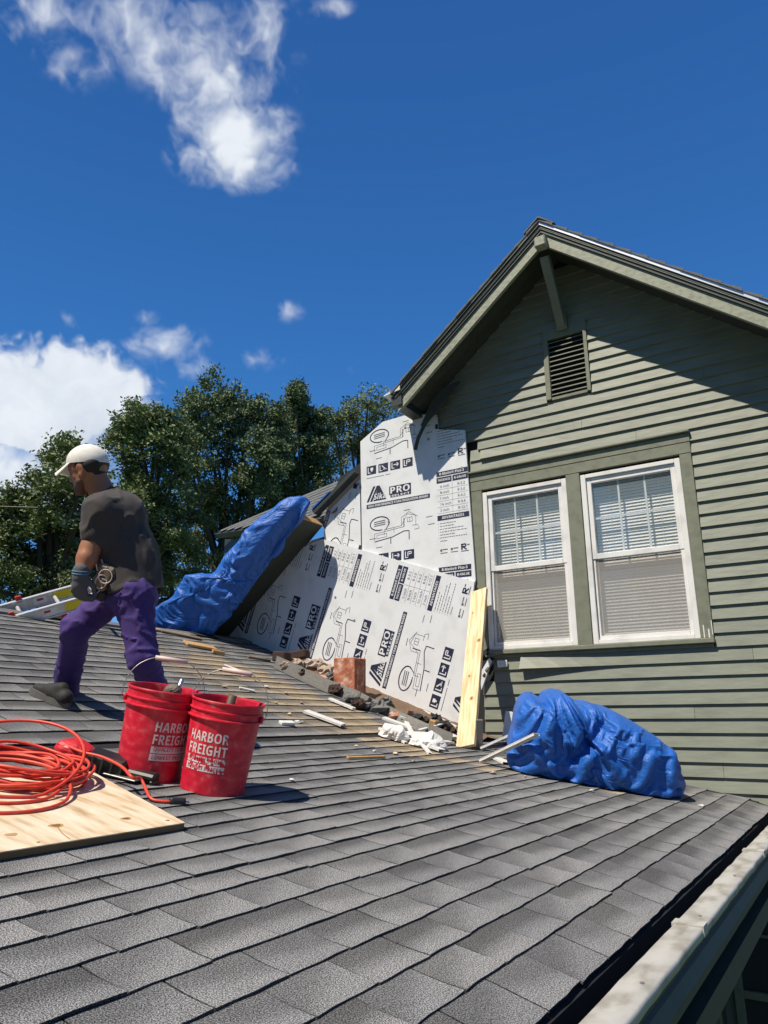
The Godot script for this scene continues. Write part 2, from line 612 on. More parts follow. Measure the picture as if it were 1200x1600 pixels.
func sky_picture() -> ImageTexture:
	cloud_noise.seed = 4
	cloud_noise.frequency = 7.0
	cloud_noise.fractal_octaves = 6
	cloud_noise.fractal_gain = 0.58
	cloud_fine.seed = 9
	cloud_fine.frequency = 4.0
	cloud_fine.fractal_octaves = 4
	cloud_all.seed = 2
	cloud_all.frequency = 0.7
	cloud_all.fractal_octaves = 4
	# centre, half width and half height (in pixels of a 1200 x 1600 view), weight, grey of the underside
	for b: Array in [[365, 215, 125, 95, 1.1, 0.3], [345, 130, 130, 120, 0.8, 0.1], [300, 60, 170, 100, 0.5, 0.1], [420, 60, 75, 130, 0.55, 0.1], [370, 250, 115, 60, 0.9, 0.5], [60, 30, 130, 70, 0.55, 0.1], [120, 90, 80, 60, 0.4, 0.1], [200, 30, 90, 60, 0.4, 0.1],
			[105, 630, 165, 125, 1.5, 0.5], [10, 620, 150, 100, 1.3, 0.5], [190, 650, 90, 80, 1.0, 0.5], [20, 745, 130, 90, 0.9, 0.8], [130, 740, 120, 90, 0.8, 0.7],
			[255, 545, 85, 50, 0.75, 0.2], [310, 578, 50, 40, 0.55, 0.1], [232, 496, 30, 22, 0.5, 0.0], [450, 487, 34, 22, 0.36, 0.0], [402, 562, 60, 26, 0.38, 0.0], [550, 580, 30, 28, 0.38, 0.0], [515, 12, 50, 26, 0.45, 0.0], [110, 500, 40, 30, 0.45, 0.0]]:
		var q := ray(b[0], b[1]).normalized()
		var sx := (RIGHT - q * q.dot(RIGHT)).normalized()
		var sy := q.cross(sx)
		if sy.y < 0.0: sy = -sy
		var reach: float = ray(b[0], b[1]).length() * FOCAL
		cloud_list.append([q, sx, sy, b[2] / reach, b[3] / reach, b[4], cos(atan(maxf(b[2], b[3]) / reach * 1.05)), b[5]])
	var small := Image.create(1024, 512, false, Image.FORMAT_RGB8)
	for y in 512:
		var v := PI * (y + 0.5) / 512.0
		for x in 1024:
			var a := TAU * (x + 0.5) / 1024.0
			small.set_pixel(x, y, sky_colour(Vector3(sin(a) * sin(v), cos(v), -cos(a) * sin(v))).linear_to_srgb())
	small.resize(4096, 2048, Image.INTERPOLATE_CUBIC)
	# the clouds in finer steps where they have detail
	for y in range(390, 985):
		var v := PI * (y + 0.5) / 2048.0
		for x in range(-910, 122):
			var a := TAU * (x + 0.5) / 4096.0
			small.set_pixel((x + 4096) % 4096, y, sky_colour(Vector3(sin(a) * sin(v), cos(v), -cos(a) * sin(v))).linear_to_srgb())
	return ImageTexture.create_from_image(small)

# ---------------------------------------------------------------- the setting
func ground() -> void:
	var st := start()
	quad(st, Vector3(-400, 0, 300), Vector3(300, 0, 300), Vector3(300, 0, -400), Vector3(-400, 0, -400), Vector3.UP)
	var o := put("lawn", done(st), M.grass)
	tag(o, "green lawn around the house far below the roof", "", "", "structure")

# one tab of a strip shingle: x along the course, z up the slope, its butt at z = 0
func shingle_mesh(v: int, tint: Color, droop := 0.0) -> ArrayMesh:
	var r := RandomNumberGenerator.new()
	r.seed = 100 + v
	var st := start(true)
	var w := 0.2175
	var deep := 0.185
	var nx := 4
	var nz := 6
	var wob := []
	for i in nx + 1:
		wob.append(Vector2(r.randf_range(-0.0025, 0.0025), r.randf_range(-0.0015, 0.002)))
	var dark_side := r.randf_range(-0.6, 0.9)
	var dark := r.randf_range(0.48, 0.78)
	var skew := r.randf_range(-0.004, 0.004)
	var top := []
	var shade := []
	for j in nz + 1:
		var t := float(j) / nz
		var row := []
		var cs := []
		for i in nx + 1:
			var s := float(i) / nx
			var y: float = lerpf(0.0062, 0.0022, minf(t * 1.25, 1.0)) - 0.0030 * sin(PI * minf(t * 1.2, 1.0)) + wob[i].y * 0.6 * (1.0 - t)
			var z: float = t * deep + wob[i].x * (1.0 - t)
			if t > 0.8: y -= (t - 0.8) * 0.025
			if droop > 0.0:
				y -= droop * pow(1.0 - minf(t * 1.1, 1.0), 2.0)
			row.append(Vector3((s - 0.5) * w + skew * t, y, z))
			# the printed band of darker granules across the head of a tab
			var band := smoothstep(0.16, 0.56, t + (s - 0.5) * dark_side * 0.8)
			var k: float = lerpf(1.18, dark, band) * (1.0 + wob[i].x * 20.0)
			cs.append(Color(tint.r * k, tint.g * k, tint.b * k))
		top.append(row)
		shade.append(cs)
	for j in nz:
		for i in nx:
			for f: Array in [[[j, i], [j + 1, i + 1], [j + 1, i]], [[j, i], [j, i + 1], [j + 1, i + 1]]]:
				for q: Array in f:
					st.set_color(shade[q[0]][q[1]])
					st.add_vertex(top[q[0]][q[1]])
	st.set_smooth_group(-1)
	st.set_color(Color(tint.r * 0.35, tint.g * 0.35, tint.b * 0.35))
	for i in nx:
		var a: Vector3 = top[0][i]
		var b: Vector3 = top[0][i + 1]
		quad(st, a, b, Vector3(b.x, b.y - 0.006, b.z), Vector3(a.x, a.y - 0.006, a.z), Vector3(0, 0, -1))
	for i: int in [0, nx]:
		for j in nz:
			var a: Vector3 = top[j][i]
			var b: Vector3 = top[j + 1][i]
			quad(st, a, b, Vector3(b.x, b.y - 0.006, b.z), Vector3(a.x, a.y - 0.006, a.z), Vector3(-1.0 if i == 0 else 1.0, 0, 0))
	var low := -0.001
	low = low
	return done(st)

func roof_point(s: float) -> Array:      # [x, y, slope] at a distance up the roof from the eave
	var l1 := (EAVE_X - KNEE_X) * sqrt(1.0 + S1 * S1)
	var k := smoothstep(l1 - 0.25, l1 + 0.25, s)
	var x: float
	if s < l1:
		x = EAVE_X - s / sqrt(1.0 + S1 * S1)
	else:
		x = KNEE_X - (s - l1) / sqrt(1.0 + S2 * S2)
	return [x, roof_y(x), lerpf(S1, S2, k)]

func dust(p: Vector3) -> float:      # mortar dust and sawdust trodden over the shingles
	var d := 0.0
	for b: Array in [[-4.6, -4.75, 0.55, 0.40], [-4.0, -4.85, 0.6, 0.35], [-3.55, -4.95, 0.5, 0.30], [-3.0, -4.6, 0.55, 0.30], [-2.72, -4.55, 0.5, 0.22], [-2.35, -4.62, 0.4, 0.12], [-1.75, -5.05, 0.5, 0.12], [-3.6, -4.3, 0.6, 0.5], [-4.6, -4.2, 0.8, 0.5]]:
		var u: float = (p.x - b[0]) / b[2]
		var v: float = (p.z - b[1]) / b[3]
		d = maxf(d, (1.0 - u * u - v * v) * (0.36 if b[3] >= 0.5 else 1.0))
	return clampf(d * 1.5, 0.0, 1.0)

func lower_roof() -> void:
	var t := thing("roof", "grey three-tab shingle roof sloping down to a white gutter on the right", "roof", Vector3(EAVE_X, roof_y(EAVE_X), 0))
	t.set_meta("kind", "structure")
	# the deck below the shingles and the far slope behind the ridge
	var st := start()
	var za := 0.75
	var zb := -9.0
	var ye := roof_y(EAVE_X)
	var yk := roof_y(KNEE_X)
	var yr := roof_y(RIDGE_X)
	for seg: Array in [[EAVE_X - 0.10, roof_y(EAVE_X - 0.10), KNEE_X, yk], [EAVE_X + 0.002, ye - 0.022, EAVE_X - 0.0995, roof_y(EAVE_X - 0.0995) - 0.004], [KNEE_X, yk, RIDGE_X, yr], [RIDGE_X, yr, -9.5, yr - 1.3]]:
		var end: float = -WALL - 0.02 if seg[0] > KNEE_X - 0.1 and seg[2] > RIDGE_X - 0.1 else zb
		hexa(st, [Vector3(seg[0], seg[1] - 0.16, za), Vector3(seg[2], seg[3] - 0.16, za), Vector3(seg[2], seg[3] - 0.16, end), Vector3(seg[0], seg[1] - 0.16, end), Vector3(seg[0], seg[1] - 0.003, za), Vector3(seg[2], seg[3] - 0.003, za), Vector3(seg[2], seg[3] - 0.003, end), Vector3(seg[0], seg[1] - 0.003, end)])
	put("roof_deck", done(st), M.underlay, t)
	# tabs
	var tones := [Color(0.345, 0.352, 0.36), Color(0.38, 0.386, 0.393), Color(0.40, 0.405, 0.41), Color(0.43, 0.43, 0.43)]
	var sandy := [Color(0.70, 0.58, 0.42), Color(0.58, 0.50, 0.40), Color(0.48, 0.44, 0.385)]
	var patches := FastNoiseLite.new()
	patches.seed = 6
	patches.frequency = 0.9
	var kinds := []
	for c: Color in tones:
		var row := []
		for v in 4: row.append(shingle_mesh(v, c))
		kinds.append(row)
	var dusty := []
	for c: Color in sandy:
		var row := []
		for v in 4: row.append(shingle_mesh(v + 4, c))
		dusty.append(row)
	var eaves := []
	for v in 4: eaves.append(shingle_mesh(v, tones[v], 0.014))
	var list := []
	var total := (EAVE_X - KNEE_X) * sqrt(1.0 + S1 * S1) + (KNEE_X - RIDGE_X) * sqrt(1.0 + S2 * S2)
	var s := 0.0
	var course := 0
	var step := 0.2215
	while s < total - 0.02:
		var q := roof_point(s)
		var n := Vector3(q[2], 1, 0).normalized()
		var ax := Vector3(0, 0, 1)
		var bs := Basis(ax, n, ax.cross(n))
		var shift := (0.5 if course % 2 else 0.0) * step + rng.randf_range(-0.03, 0.03)
		var z: float = 0.6 - shift
		var jog := 0.0
		var k := 0
		while z > -WALL + 0.04:
			if k % 3 == 0: jog = rng.randf_range(-0.004, 0.004)
			var x: float = q[0]
			var curl := 0.0042 * maxf(0.0, patches.get_noise_2d(z * 2.6, 50.0 + course * 7.0) + 0.1) + rng.randf_range(0.0, 0.0008)
			var p := Vector3(x, q[1], z) + bs.z * (jog + rng.randf_range(-0.0015, 0.0015)) + n * curl
			var tone := clampi(int((patches.get_noise_2d(p.x, p.z) * 1.3 + 0.5 + rng.randf_range(-0.3, 0.3)) * 4.0), 0, 3)
			var du := dust(p + bs.z * 0.08)
			if du > 0.04: du += rng.randf_range(-0.22, 0.22)
			var mesh: ArrayMesh = kinds[tone][rng.randi() % 4]
			if course == 0: mesh = eaves[rng.randi() % 4]
			if du > 0.62: mesh = dusty[0][rng.randi() % 4]
			elif du > 0.4: mesh = dusty[1][rng.randi() % 4]
			elif du > 0.2: mesh = dusty[2][rng.randi() % 4]
			var b2 := bs * Basis(Vector3.UP, rng.randf_range(-0.004, 0.004)) * Basis(Vector3.RIGHT, curl / 0.14)
			var xf := Transform3D(b2, p)
			var c := p + bs.z * 0.07 - EYE
			var dep := -c.dot(BACK)
			var seen := dep > 0.3 and absf(c.dot(RIGHT) / dep) < 0.56 and c.dot(UP) / dep > -0.74
			list.append([dep if seen else 100.0 + c.length(), mesh, xf])
			z -= step
			k += 1
		s += 0.158 if course == 0 else (0.141 if s < 0.85 else (0.114 if s < 1.9 else 0.150))
		course += 1
	list.sort_custom(func(a: Array, b: Array) -> bool: return a[0] < b[0])
	var rest := start()
	for i in list.size():
		if i < 298:
			placed("shingle", list[i][1], M.shingle, t, list[i][2])
		else:
			rest.append_from(list[i][1], 0, list[i][2])
	var far := put("distant_shingles", rest.commit(), M.shingle, t)
	far.set_meta("kind", "stuff")
	# ridge caps
	for i in 24:
		st = start()
		var z0 := 0.7 - i * 0.29
		var z1 := z0 - 0.33
		var top := 0.016 + (i % 2) * 0.002
		for sd: float in [-1.0, 1.0]:
			var dx := 0.13 * sd
			var dy := -0.045
			hexa(st, [Vector3(RIDGE_X, yr + 0.005, z0), Vector3(RIDGE_X + dx, yr + dy + 0.005, z0), Vector3(RIDGE_X + dx, yr + dy, z1), Vector3(RIDGE_X, yr, z1), Vector3(RIDGE_X, yr + top + 0.006, z0), Vector3(RIDGE_X + dx, yr + dy + top + 0.006, z0), Vector3(RIDGE_X + dx, yr + dy + top, z1), Vector3(RIDGE_X, yr + top, z1)])
		put("ridge_cap", done(st), M.far_shingle if i % 3 else M.underlay, t)

func gutter() -> void:
	var t := thing("gutter", "weathered white painted gutter along the eave at the lower right", "gutter", V(-0.57, -0.65, 3.0))
	var z0 := 0.75
	var z1 := -WALL + 0.02
	var y := EYE.y - 0.622
	# trough: an open channel of sheet metal swept along the eave
	var sec := PackedVector2Array([Vector2(-0.700, y - 0.012), Vector2(-0.694, y - 0.012), Vector2(-0.690, y - 0.11), Vector2(-0.66, y - 0.128), Vector2(-0.60, y - 0.128), Vector2(-0.575, y - 0.10), Vector2(-0.575, y - 0.002), Vector2(-0.581, y - 0.002), Vector2(-0.581, y - 0.098), Vector2(-0.602, y - 0.122), Vector2(-0.658, y - 0.122), Vector2(-0.684, y - 0.106), Vector2(-0.700, y - 0.018)])
	var out := PackedVector3Array()
	for p in sec: out.append(Vector3(p.x, p.y, z0))
	var st := start()
	prism(st, out, Vector3(0, 0, z1 - z0))
	put("trough", done(st), M.gutter_in, t)
	# the broad painted lip, slightly dented
	st = start(true)
	var nz := 90
	var lip := [Vector2(-0.607, 0.000), Vector2(-0.604, 0.004), Vector2(-0.565, 0.006), Vector2(-0.526, 0.004), Vector2(-0.521, -0.001), Vector2(-0.520, -0.020), Vector2(-0.526, -0.022), Vector2(-0.56, -0.008)]
	var ns := FastNoiseLite.new()
	ns.frequency = 2.2
	var rows := []
	for i in nz + 1:
		var z := lerpf(z0, z1, float(i) / nz)
		var row := PackedVector3Array()
		for p: Vector2 in lip:
			var dx := ns.get_noise_2d(z * 3.0, 0.0) * 0.004
			var dy := ns.get_noise_2d(z * 4.0, p.x * 30.0) * 0.003
			row.append(Vector3(p.x + dx, y + 0.012 + p.y + dy, z))
		rows.append(row)
	for i in nz:
		for k in lip.size():
			var k2 := (k + 1) % lip.size()
			var c: Vector3 = (rows[i][0] + rows[i][4]) * 0.5
			quad(st, rows[i][k], rows[i][k2], rows[i + 1][k2], rows[i + 1][k], rows[i][k] + rows[i][k2] - c * 2.0)
	put("lip", done(st), M.gutter_paint, t)
	for z: float in [-1.15, -2.6, -4.1]:      # sleeves where the lengths join
		st = start()
		box(st, Vector3(-0.609, y - 0.008, z - 0.03), Vector3(-0.517, y + 0.0215, z + 0.03))
		put("joint_sleeve", done(st), M.gutter_paint, t)
	for k in 7:      # spikes through the lip
		st = start()
		lathe(st, Transform3D(Basis(), Vector3(-0.552, y + 0.017, -0.55 - k * 0.72)), PackedVector2Array([Vector2(0.006, 0.0), Vector2(0.005, 0.003), Vector2(0.0, 0.0035)]), 8)
		put("spike_head", done(st), M.galvanised, t)
	# moulded face below the lip
	st = start()
	out = PackedVector3Array()
	for p: Vector2 in [Vector2(-0.572, -0.012), Vector2(-0.552, -0.02), Vector2(-0.552, -0.055), Vector2(-0.542, -0.062), Vector2(-0.528, -0.095), Vector2(-0.528, -0.118), Vector2(-0.54, -0.126), Vector2(-0.572, -0.126)]:
		out.append(Vector3(p.x, y + p.y, z0))
	prism(st, out, Vector3(0, 0, z1 - z0))
	put("moulding", done(st), M.porch_green, t)

# ---------------------------------------------------------------- the gabled house
func gable_y(x: float) -> float:      # underside of the rake boards
	return EYE.y + 4.281 - PITCH * absf(x - GX)

func house() -> void:
	var h := thing("house", "green clapboard house gable with two white double-hung windows and an attic vent", "house", V(GX, -0.6, WALL))
	var wall := Node3D.new()
	wall.name = "gable_wall"
	h.add_child(wall)
	wall.transform = world_of(h).affine_inverse()
	# sheathing behind the boards
	var st := start()
	var lo := 0.0
	var zs := -WALL - 0.03
	var yw0 := EYE.y + 0.58
	var yw1 := EYE.y + 2.13
	# the wall below, beside and above the two window openings
	for q: Array in [[-6.4, lo, 0.3, yw0], [-1.0, yw0, 0.3, yw1], [-2.08, yw0, -1.86, yw1]]:
		box(st, Vector3(q[0], q[1], zs - 0.14), Vector3(q[2], q[3], zs))
	var outl := PackedVector3Array([Vector3(-6.4, yw0, zs), Vector3(-2.9, yw0, zs), Vector3(-2.9, yw1, zs), Vector3(-5.0, yw1 - 0.2, zs), Vector3(-6.4, EYE.y + 0.6, zs)])
	prism(st, outl, Vector3(0, 0, -0.14))
	outl = PackedVector3Array([Vector3(-4.85, yw1, zs), Vector3(0.3, yw1, zs), Vector3(0.3, gable_y(0.3) + 0.1, zs), Vector3(GX, gable_y(GX) + 0.1, zs), Vector3(-3.62, gable_y(-3.62) + 0.1, zs), Vector3(-4.62, EYE.y + 2.6, zs)])
	prism(st, outl, Vector3(0, 0, -0.14))
	put("sheathing", done(st), M.black_felt, wall)
	siding(wall)
	window(h, -2.869, -2.034)
	window(h, -1.900, -1.045)
	casing(h)
	vent(h)
	rakes(h)
	porch(h)

func siding(wall: Node3D) -> void:
	var e := 0.1071
	# [left, right, bottom, top] of what interrupts the boards
	var holes := [[-2.985, -0.945, 0.555, 2.335], [-2.158, -1.728, 2.905, 3.640]]
	var loose := {27: [0.020, -2.87], 8: [0.060, -2.56]}
	for k in range(-34, 44):
		var y0 := -0.4385 + e * k
		var y1 := y0 + e + 0.012
		var half := (4.281 + 0.1 - y0) / PITCH
		var left := -2.92
		if y0 > 2.66: left = -3.36
		elif y0 > 2.46: left = -2.90
		elif y0 > 2.33: left = -2.985
		elif y0 < 0.50 and y0 > 0.3: left = -2.83
		elif y0 <= 0.3: left = -2.94
		if y0 < -0.65: left = -6.0
		left = maxf(left, GX - half)
		var right := minf(0.3, GX + half)
		if right - left < 0.05: continue
		var spans := [[left, right]]
		for q: Array in holes:
			if y0 + e * 0.5 > q[2] and y0 + e * 0.5 < q[3]:
				var cut := []
				for s: Array in spans:
					if s[1] <= q[0] or s[0] >= q[1]:
						cut.append(s)
						continue
					if q[0] - s[0] > 0.02: cut.append([s[0], q[0]])
					if s[1] - q[1] > 0.02: cut.append([q[1], s[1]])
				spans = cut
		if loose.has(k):
			var s0: Array = spans[0]
			spans = [[s0[0], loose[k][1] - 0.002], [loose[k][1], s0[1]]] + spans.slice(1)
		# butt joints of the boards
		var out := []
		for s: Array in spans:
			var joint := -1.0 + 0.9 * sin(k * 2.4)
			if s[1] - s[0] > 2.0 and joint > s[0] + 0.3 and joint < s[1] - 0.3 and k % 2 == 0 and y0 > -0.7:
				out.append([s[0], joint - 0.0012])
				out.append([joint + 0.0012, s[1]])
			else:
				out.append(s)
		var n := 0
		for s: Array in out:
			var bow := [rng.randf_range(0, 0.002), rng.randf_range(0, 0.002)]
			var lift: float = loose[k][0] if loose.has(k) and absf(s[0] - loose[k][1]) < 0.001 else 0.0
			var st := start()
			var cols := 10 if lift > 0.0 else 1
			var b := -WALL
			for c in cols:
				var xa := lerpf(s[0], s[1], float(c) / cols)
				var xb := lerpf(s[0], s[1], float(c + 1) / cols)
				var la: float = lift * pow(maxf(0.0, 1.0 - float(c) / 5.0), 1.6) + bow[0]
				var lb: float = lift * pow(maxf(0.0, 1.0 - float(c + 1) / 5.0), 1.6) + bow[1]
				hexa(st, [V(xa, y0, WALL + 0.012), V(xb, y0, WALL + 0.012), V(xb, y0 + 0.001, WALL - 0.019 - lb), V(xa, y0 + 0.001, WALL - 0.019 - la), V(xa, y1, WALL + 0.012), V(xb, y1, WALL + 0.012), V(xb, y1, WALL + 0.003 - lb * 0.4), V(xa, y1, WALL + 0.003 - la * 0.4)])
			b = b
			put("siding_board", done(st), M[["siding", "siding", "siding_1", "siding_2"][rng.randi() % 4]], wall)
			n += 1

func bar(st: SurfaceTool, x0: float, x1: float, y0: float, y1: float, front: float, back: float) -> void:
	box(st, Vector3(x0, y0 + EYE.y, -WALL - back), Vector3(x1, y1 + EYE.y, -WALL + front))

# front: how far a face stands out from the wall's plane
func piece(called: String, parent: Node3D, m: Material, x0: float, x1: float, y0: float, y1: float, front: float, back := 0.02, c := 0.003) -> MeshInstance3D:
	var size := Vector3(x1 - x0, y1 - y0, front + back)
	return placed(called, chamfered(size, c), m, parent, Transform3D(Basis(), Vector3((x0 + x1) * 0.5, (y0 + y1) * 0.5 + EYE.y, -WALL + (front - back) * 0.5)))

func casing(h: Node3D) -> void:
	var c := Node3D.new()
	c.name = "window_casing"
	h.add_child(c)
	c.transform = world_of(h).affine_inverse()
	piece("side_board", c, M.trim_green, -2.985, -2.872, 0.60, 2.135, 0.024)
	piece("mullion_board", c, M.trim_green, -2.032, -1.905, 0.60, 2.135, 0.024)
	piece("side_board", c, M.trim_green, -1.042, -0.948, 0.60, 2.135, 0.024)
	piece("head_board", c, M.trim_green, -2.987, -0.946, 2.137, 2.232, 0.026)
	piece("drip_cap", c, M.trim_green, -2.999, -0.938, 2.314, 2.334, 0.058, 0.02, 0.005)
	piece("crown_board", c, M.trim_green, -2.990, -0.944, 2.234, 2.310, 0.030)
	piece("sill", c, M.trim_green, -2.86, -0.943, 0.556, 0.597, 0.052, 0.02, 0.006)
	piece("apron", c, M.trim_green, -2.84, -0.955, 0.530, 0.554, 0.022)
	piece("paint_drip", c, M.vinyl, -1.02, -1.012, 0.60, 0.70, 0.0255, 0.0, 0.001)
	piece("paint_drip", c, M.vinyl, -0.985, -0.975, 0.60, 0.665, 0.0255, 0.0, 0.001)
	piece("paint_drip", c, M.vinyl, -0.957, -0.951, 0.62, 0.73, 0.0255, 0.0, 0.001)

func window(h: Node3D, x0: float, x1: float) -> void:
	var w := Node3D.new()
	w.name = "window" 
	h.add_child(w, true)
	w.transform = world_of(h).affine_inverse()
	var y0 := 0.60
	var y1 := 2.11
	var f := 0.045
	# outer frame
	piece("frame", w, M.vinyl, x0, x0 + f, y0, y1, 0.016, 0.09)
	piece("frame", w, M.vinyl, x1 - f, x1, y0, y1, 0.016, 0.09)
	piece("frame", w, M.vinyl, x0 + f + 0.001, x1 - f - 0.001, y1 - f * 0.8, y1, 0.016, 0.09)
	piece("frame", w, M.vinyl, x0 + f + 0.001, x1 - f - 0.001, y0, y0 + 0.034, 0.014, 0.09)
	var a := x0 + f + 0.002
	var b := x1 - f - 0.002
	var mid := 1.352
	# upper sash
	var sf := 0.040
	piece("upper_sash", w, M.vinyl, a, a + sf, mid - 0.02, y1 - f * 0.8 - 0.002, -0.004, 0.05)
	piece("upper_sash", w, M.vinyl, b - sf, b, mid - 0.02, y1 - f * 0.8 - 0.002, -0.004, 0.05)
	piece("upper_sash", w, M.vinyl, a + sf + 0.001, b - sf - 0.001, y1 - 0.085, y1 - f * 0.8 - 0.002, -0.004, 0.05)
	piece("meeting_rail", w, M.vinyl, a + sf + 0.001, b - sf - 0.001, mid - 0.022, mid + 0.026, -0.002, 0.06)
	# lower sash, standing further in, behind a framed insect screen
	piece("lower_sash", w, M.vinyl, a, a + 0.034, y0 + 0.036, mid - 0.024, -0.046, 0.085)
	piece("lower_sash", w, M.vinyl, b - 0.034, b, y0 + 0.036, mid - 0.024, -0.046, 0.085)
	piece("lower_sash", w, M.vinyl, a + 0.035, b - 0.035, y0 + 0.036, y0 + 0.09, -0.046, 0.085)
	piece("screen_frame", w, M.vinyl, a + 0.001, a + 0.020, y0 + 0.037, mid - 0.025, -0.012, 0.030, 0.002)
	piece("screen_frame", w, M.vinyl, b - 0.030, b - 0.001, y0 + 0.037, mid - 0.025, -0.008, 0.030, 0.002)
	piece("screen_frame", w, M.vinyl, a + 0.021, b - 0.031, y0 + 0.037, y0 + 0.068, -0.006, 0.030, 0.002)
	var st := start()
	var zs := WALL + 0.02
	quad(st, V(a + 0.02, y0 + 0.05, zs), V(b - 0.03, y0 + 0.05, zs), V(b - 0.03, mid - 0.02, zs), V(a + 0.02, mid - 0.02, zs), Vector3(0, 0, 1))
	put("insect_screen", done(st), M.insect_screen, w)
	for g: Array in [[a + sf - 0.004, b - sf + 0.004, mid + 0.02, y1 - 0.08, WALL + 0.030], [a + 0.03, b - 0.03, y0 + 0.085, mid - 0.02, WALL + 0.066]]:
		st = start()
		box(st, V(g[0], g[2], g[4] + 0.004), V(g[1], g[3], g[4]))
		put("pane", done(st), M.glass, w)
	# grids between the panes of the upper sash
	var gx0 := a + sf
	var gx1 := b - sf
	var gy0 := mid + 0.026
	var gy1 := y1 - 0.085
	for k in [1, 2]:
		var x := lerpf(gx0, gx1, k / 3.0)
		piece("muntin", w, M.muntin, x - 0.009, x + 0.009, gy0, gy1, -0.036, 0.044, 0.002)
	var ym := lerpf(gy0, gy1, 0.5)
	for k in 3:
		var xa := lerpf(gx0, gx1, k / 3.0) + (0.0095 if k else 0.0)
		var xb := lerpf(gx0, gx1, (k + 1) / 3.0) - (0.0095 if k < 2 else 0.0)
		piece("muntin", w, M.muntin, xa, xb, ym - 0.009, ym + 0.009, -0.036, 0.044, 0.002)
	# venetian blind behind the glass, joined: its slats are a few pixels apart
	st = start()
	var y := y0 + 0.05
	while y < y1 - 0.05:
		var tip := 0.024 + rng.randf_range(-0.001, 0.001)
		var back := 0.125 + rng.randf_range(-0.001, 0.001)
		hexa(st, [V(a + 0.03, y, WALL + 0.11), V(b - 0.02, y + rng.randf_range(-0.001, 0.001), WALL + 0.11), V(b - 0.02, y + tip, WALL + back), V(a + 0.03, y + tip, WALL + back), V(a + 0.03, y + 0.0012, WALL + 0.109), V(b - 0.02, y + 0.0012, WALL + 0.109), V(b - 0.02, y + tip + 0.0012, WALL + back - 0.001), V(a + 0.03, y + tip + 0.0012, WALL + back - 0.001)])
		y += 0.0285
	for x: float in [lerpf(a, b, 0.22), lerpf(a, b, 0.78)]:
		box(st, V(x - 0.001, y0 + 0.04, WALL + 0.109), V(x + 0.001, y1 - 0.05, WALL + 0.107))
	var bl := put("blind", done(st), M.blind, w)
	bl.set_meta("kind", "stuff")
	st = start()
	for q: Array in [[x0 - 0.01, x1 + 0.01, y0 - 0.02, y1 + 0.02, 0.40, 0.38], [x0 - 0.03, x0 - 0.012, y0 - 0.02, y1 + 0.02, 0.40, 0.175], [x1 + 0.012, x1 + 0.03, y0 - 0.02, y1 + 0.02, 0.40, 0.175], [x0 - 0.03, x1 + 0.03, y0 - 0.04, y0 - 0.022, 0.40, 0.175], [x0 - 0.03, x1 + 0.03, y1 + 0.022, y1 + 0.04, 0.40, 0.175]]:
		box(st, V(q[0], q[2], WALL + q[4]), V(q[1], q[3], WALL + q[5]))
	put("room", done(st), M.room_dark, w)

func vent(h: Node3D) -> void:
	var v := Node3D.new()
	v.name = "attic_vent"
	h.add_child(v)
	v.transform = world_of(h).affine_inverse()
	var x0 := -2.158
	var x1 := -1.728
	piece("frame", v, M.trim_green, x0, x0 + 0.05, 2.905, 3.527, 0.030)
	piece("frame", v, M.trim_green, x1 - 0.035, x1, 2.905, 3.527, 0.030)
	piece("frame", v, M.trim_green, x0 - 0.004, x1 + 0.004, 3.529, 3.638, 0.026)
	piece("frame", v, M.trim_green, x0 + 0.051, x1 - 0.036, 2.895, 2.925, 0.020)
	piece("backing", v, M.room_dark, x0 + 0.051, x1 - 0.036, 2.93, 3.52, -0.055, 0.08)
	for k in 12:
		var y := 2.948 + k * 0.049
		var st := start()
		var xa := x0 + 0.052
		var xb := x1 - 0.037
		hexa(st, [V(xa, y, WALL - 0.016), V(xb, y, WALL - 0.016), V(xb, y + 0.034, WALL + 0.040), V(xa, y + 0.034, WALL + 0.040), V(xa, y + 0.008, WALL - 0.016), V(xb, y + 0.008, WALL - 0.016), V(xb, y + 0.042, WALL + 0.040), V(xa, y + 0.042, WALL + 0.040)])
		put("slat", done(st), M.siding, v)

func rake_strip(called: String, h: Node3D, m: Material, side: float, x_out: float, up0: float, up1: float, z0: float, z1: float) -> void:
	# a board along one rake between two heights above the rake boards' lower edge
	var st := start()
	var xe := GX + side * x_out
	var pts := PackedVector3Array()
	for q: Array in [[GX, up0], [xe, up0], [xe, up1], [GX, up1]]:
		pts.append(Vector3(q[0] + (0.0005 * side if q[0] == GX else 0.0), gable_y(q[0]) + q[1], -z0))
	prism(st, pts, Vector3(0, 0, -(z1 - z0)))
	put(called, done(st), m, h)

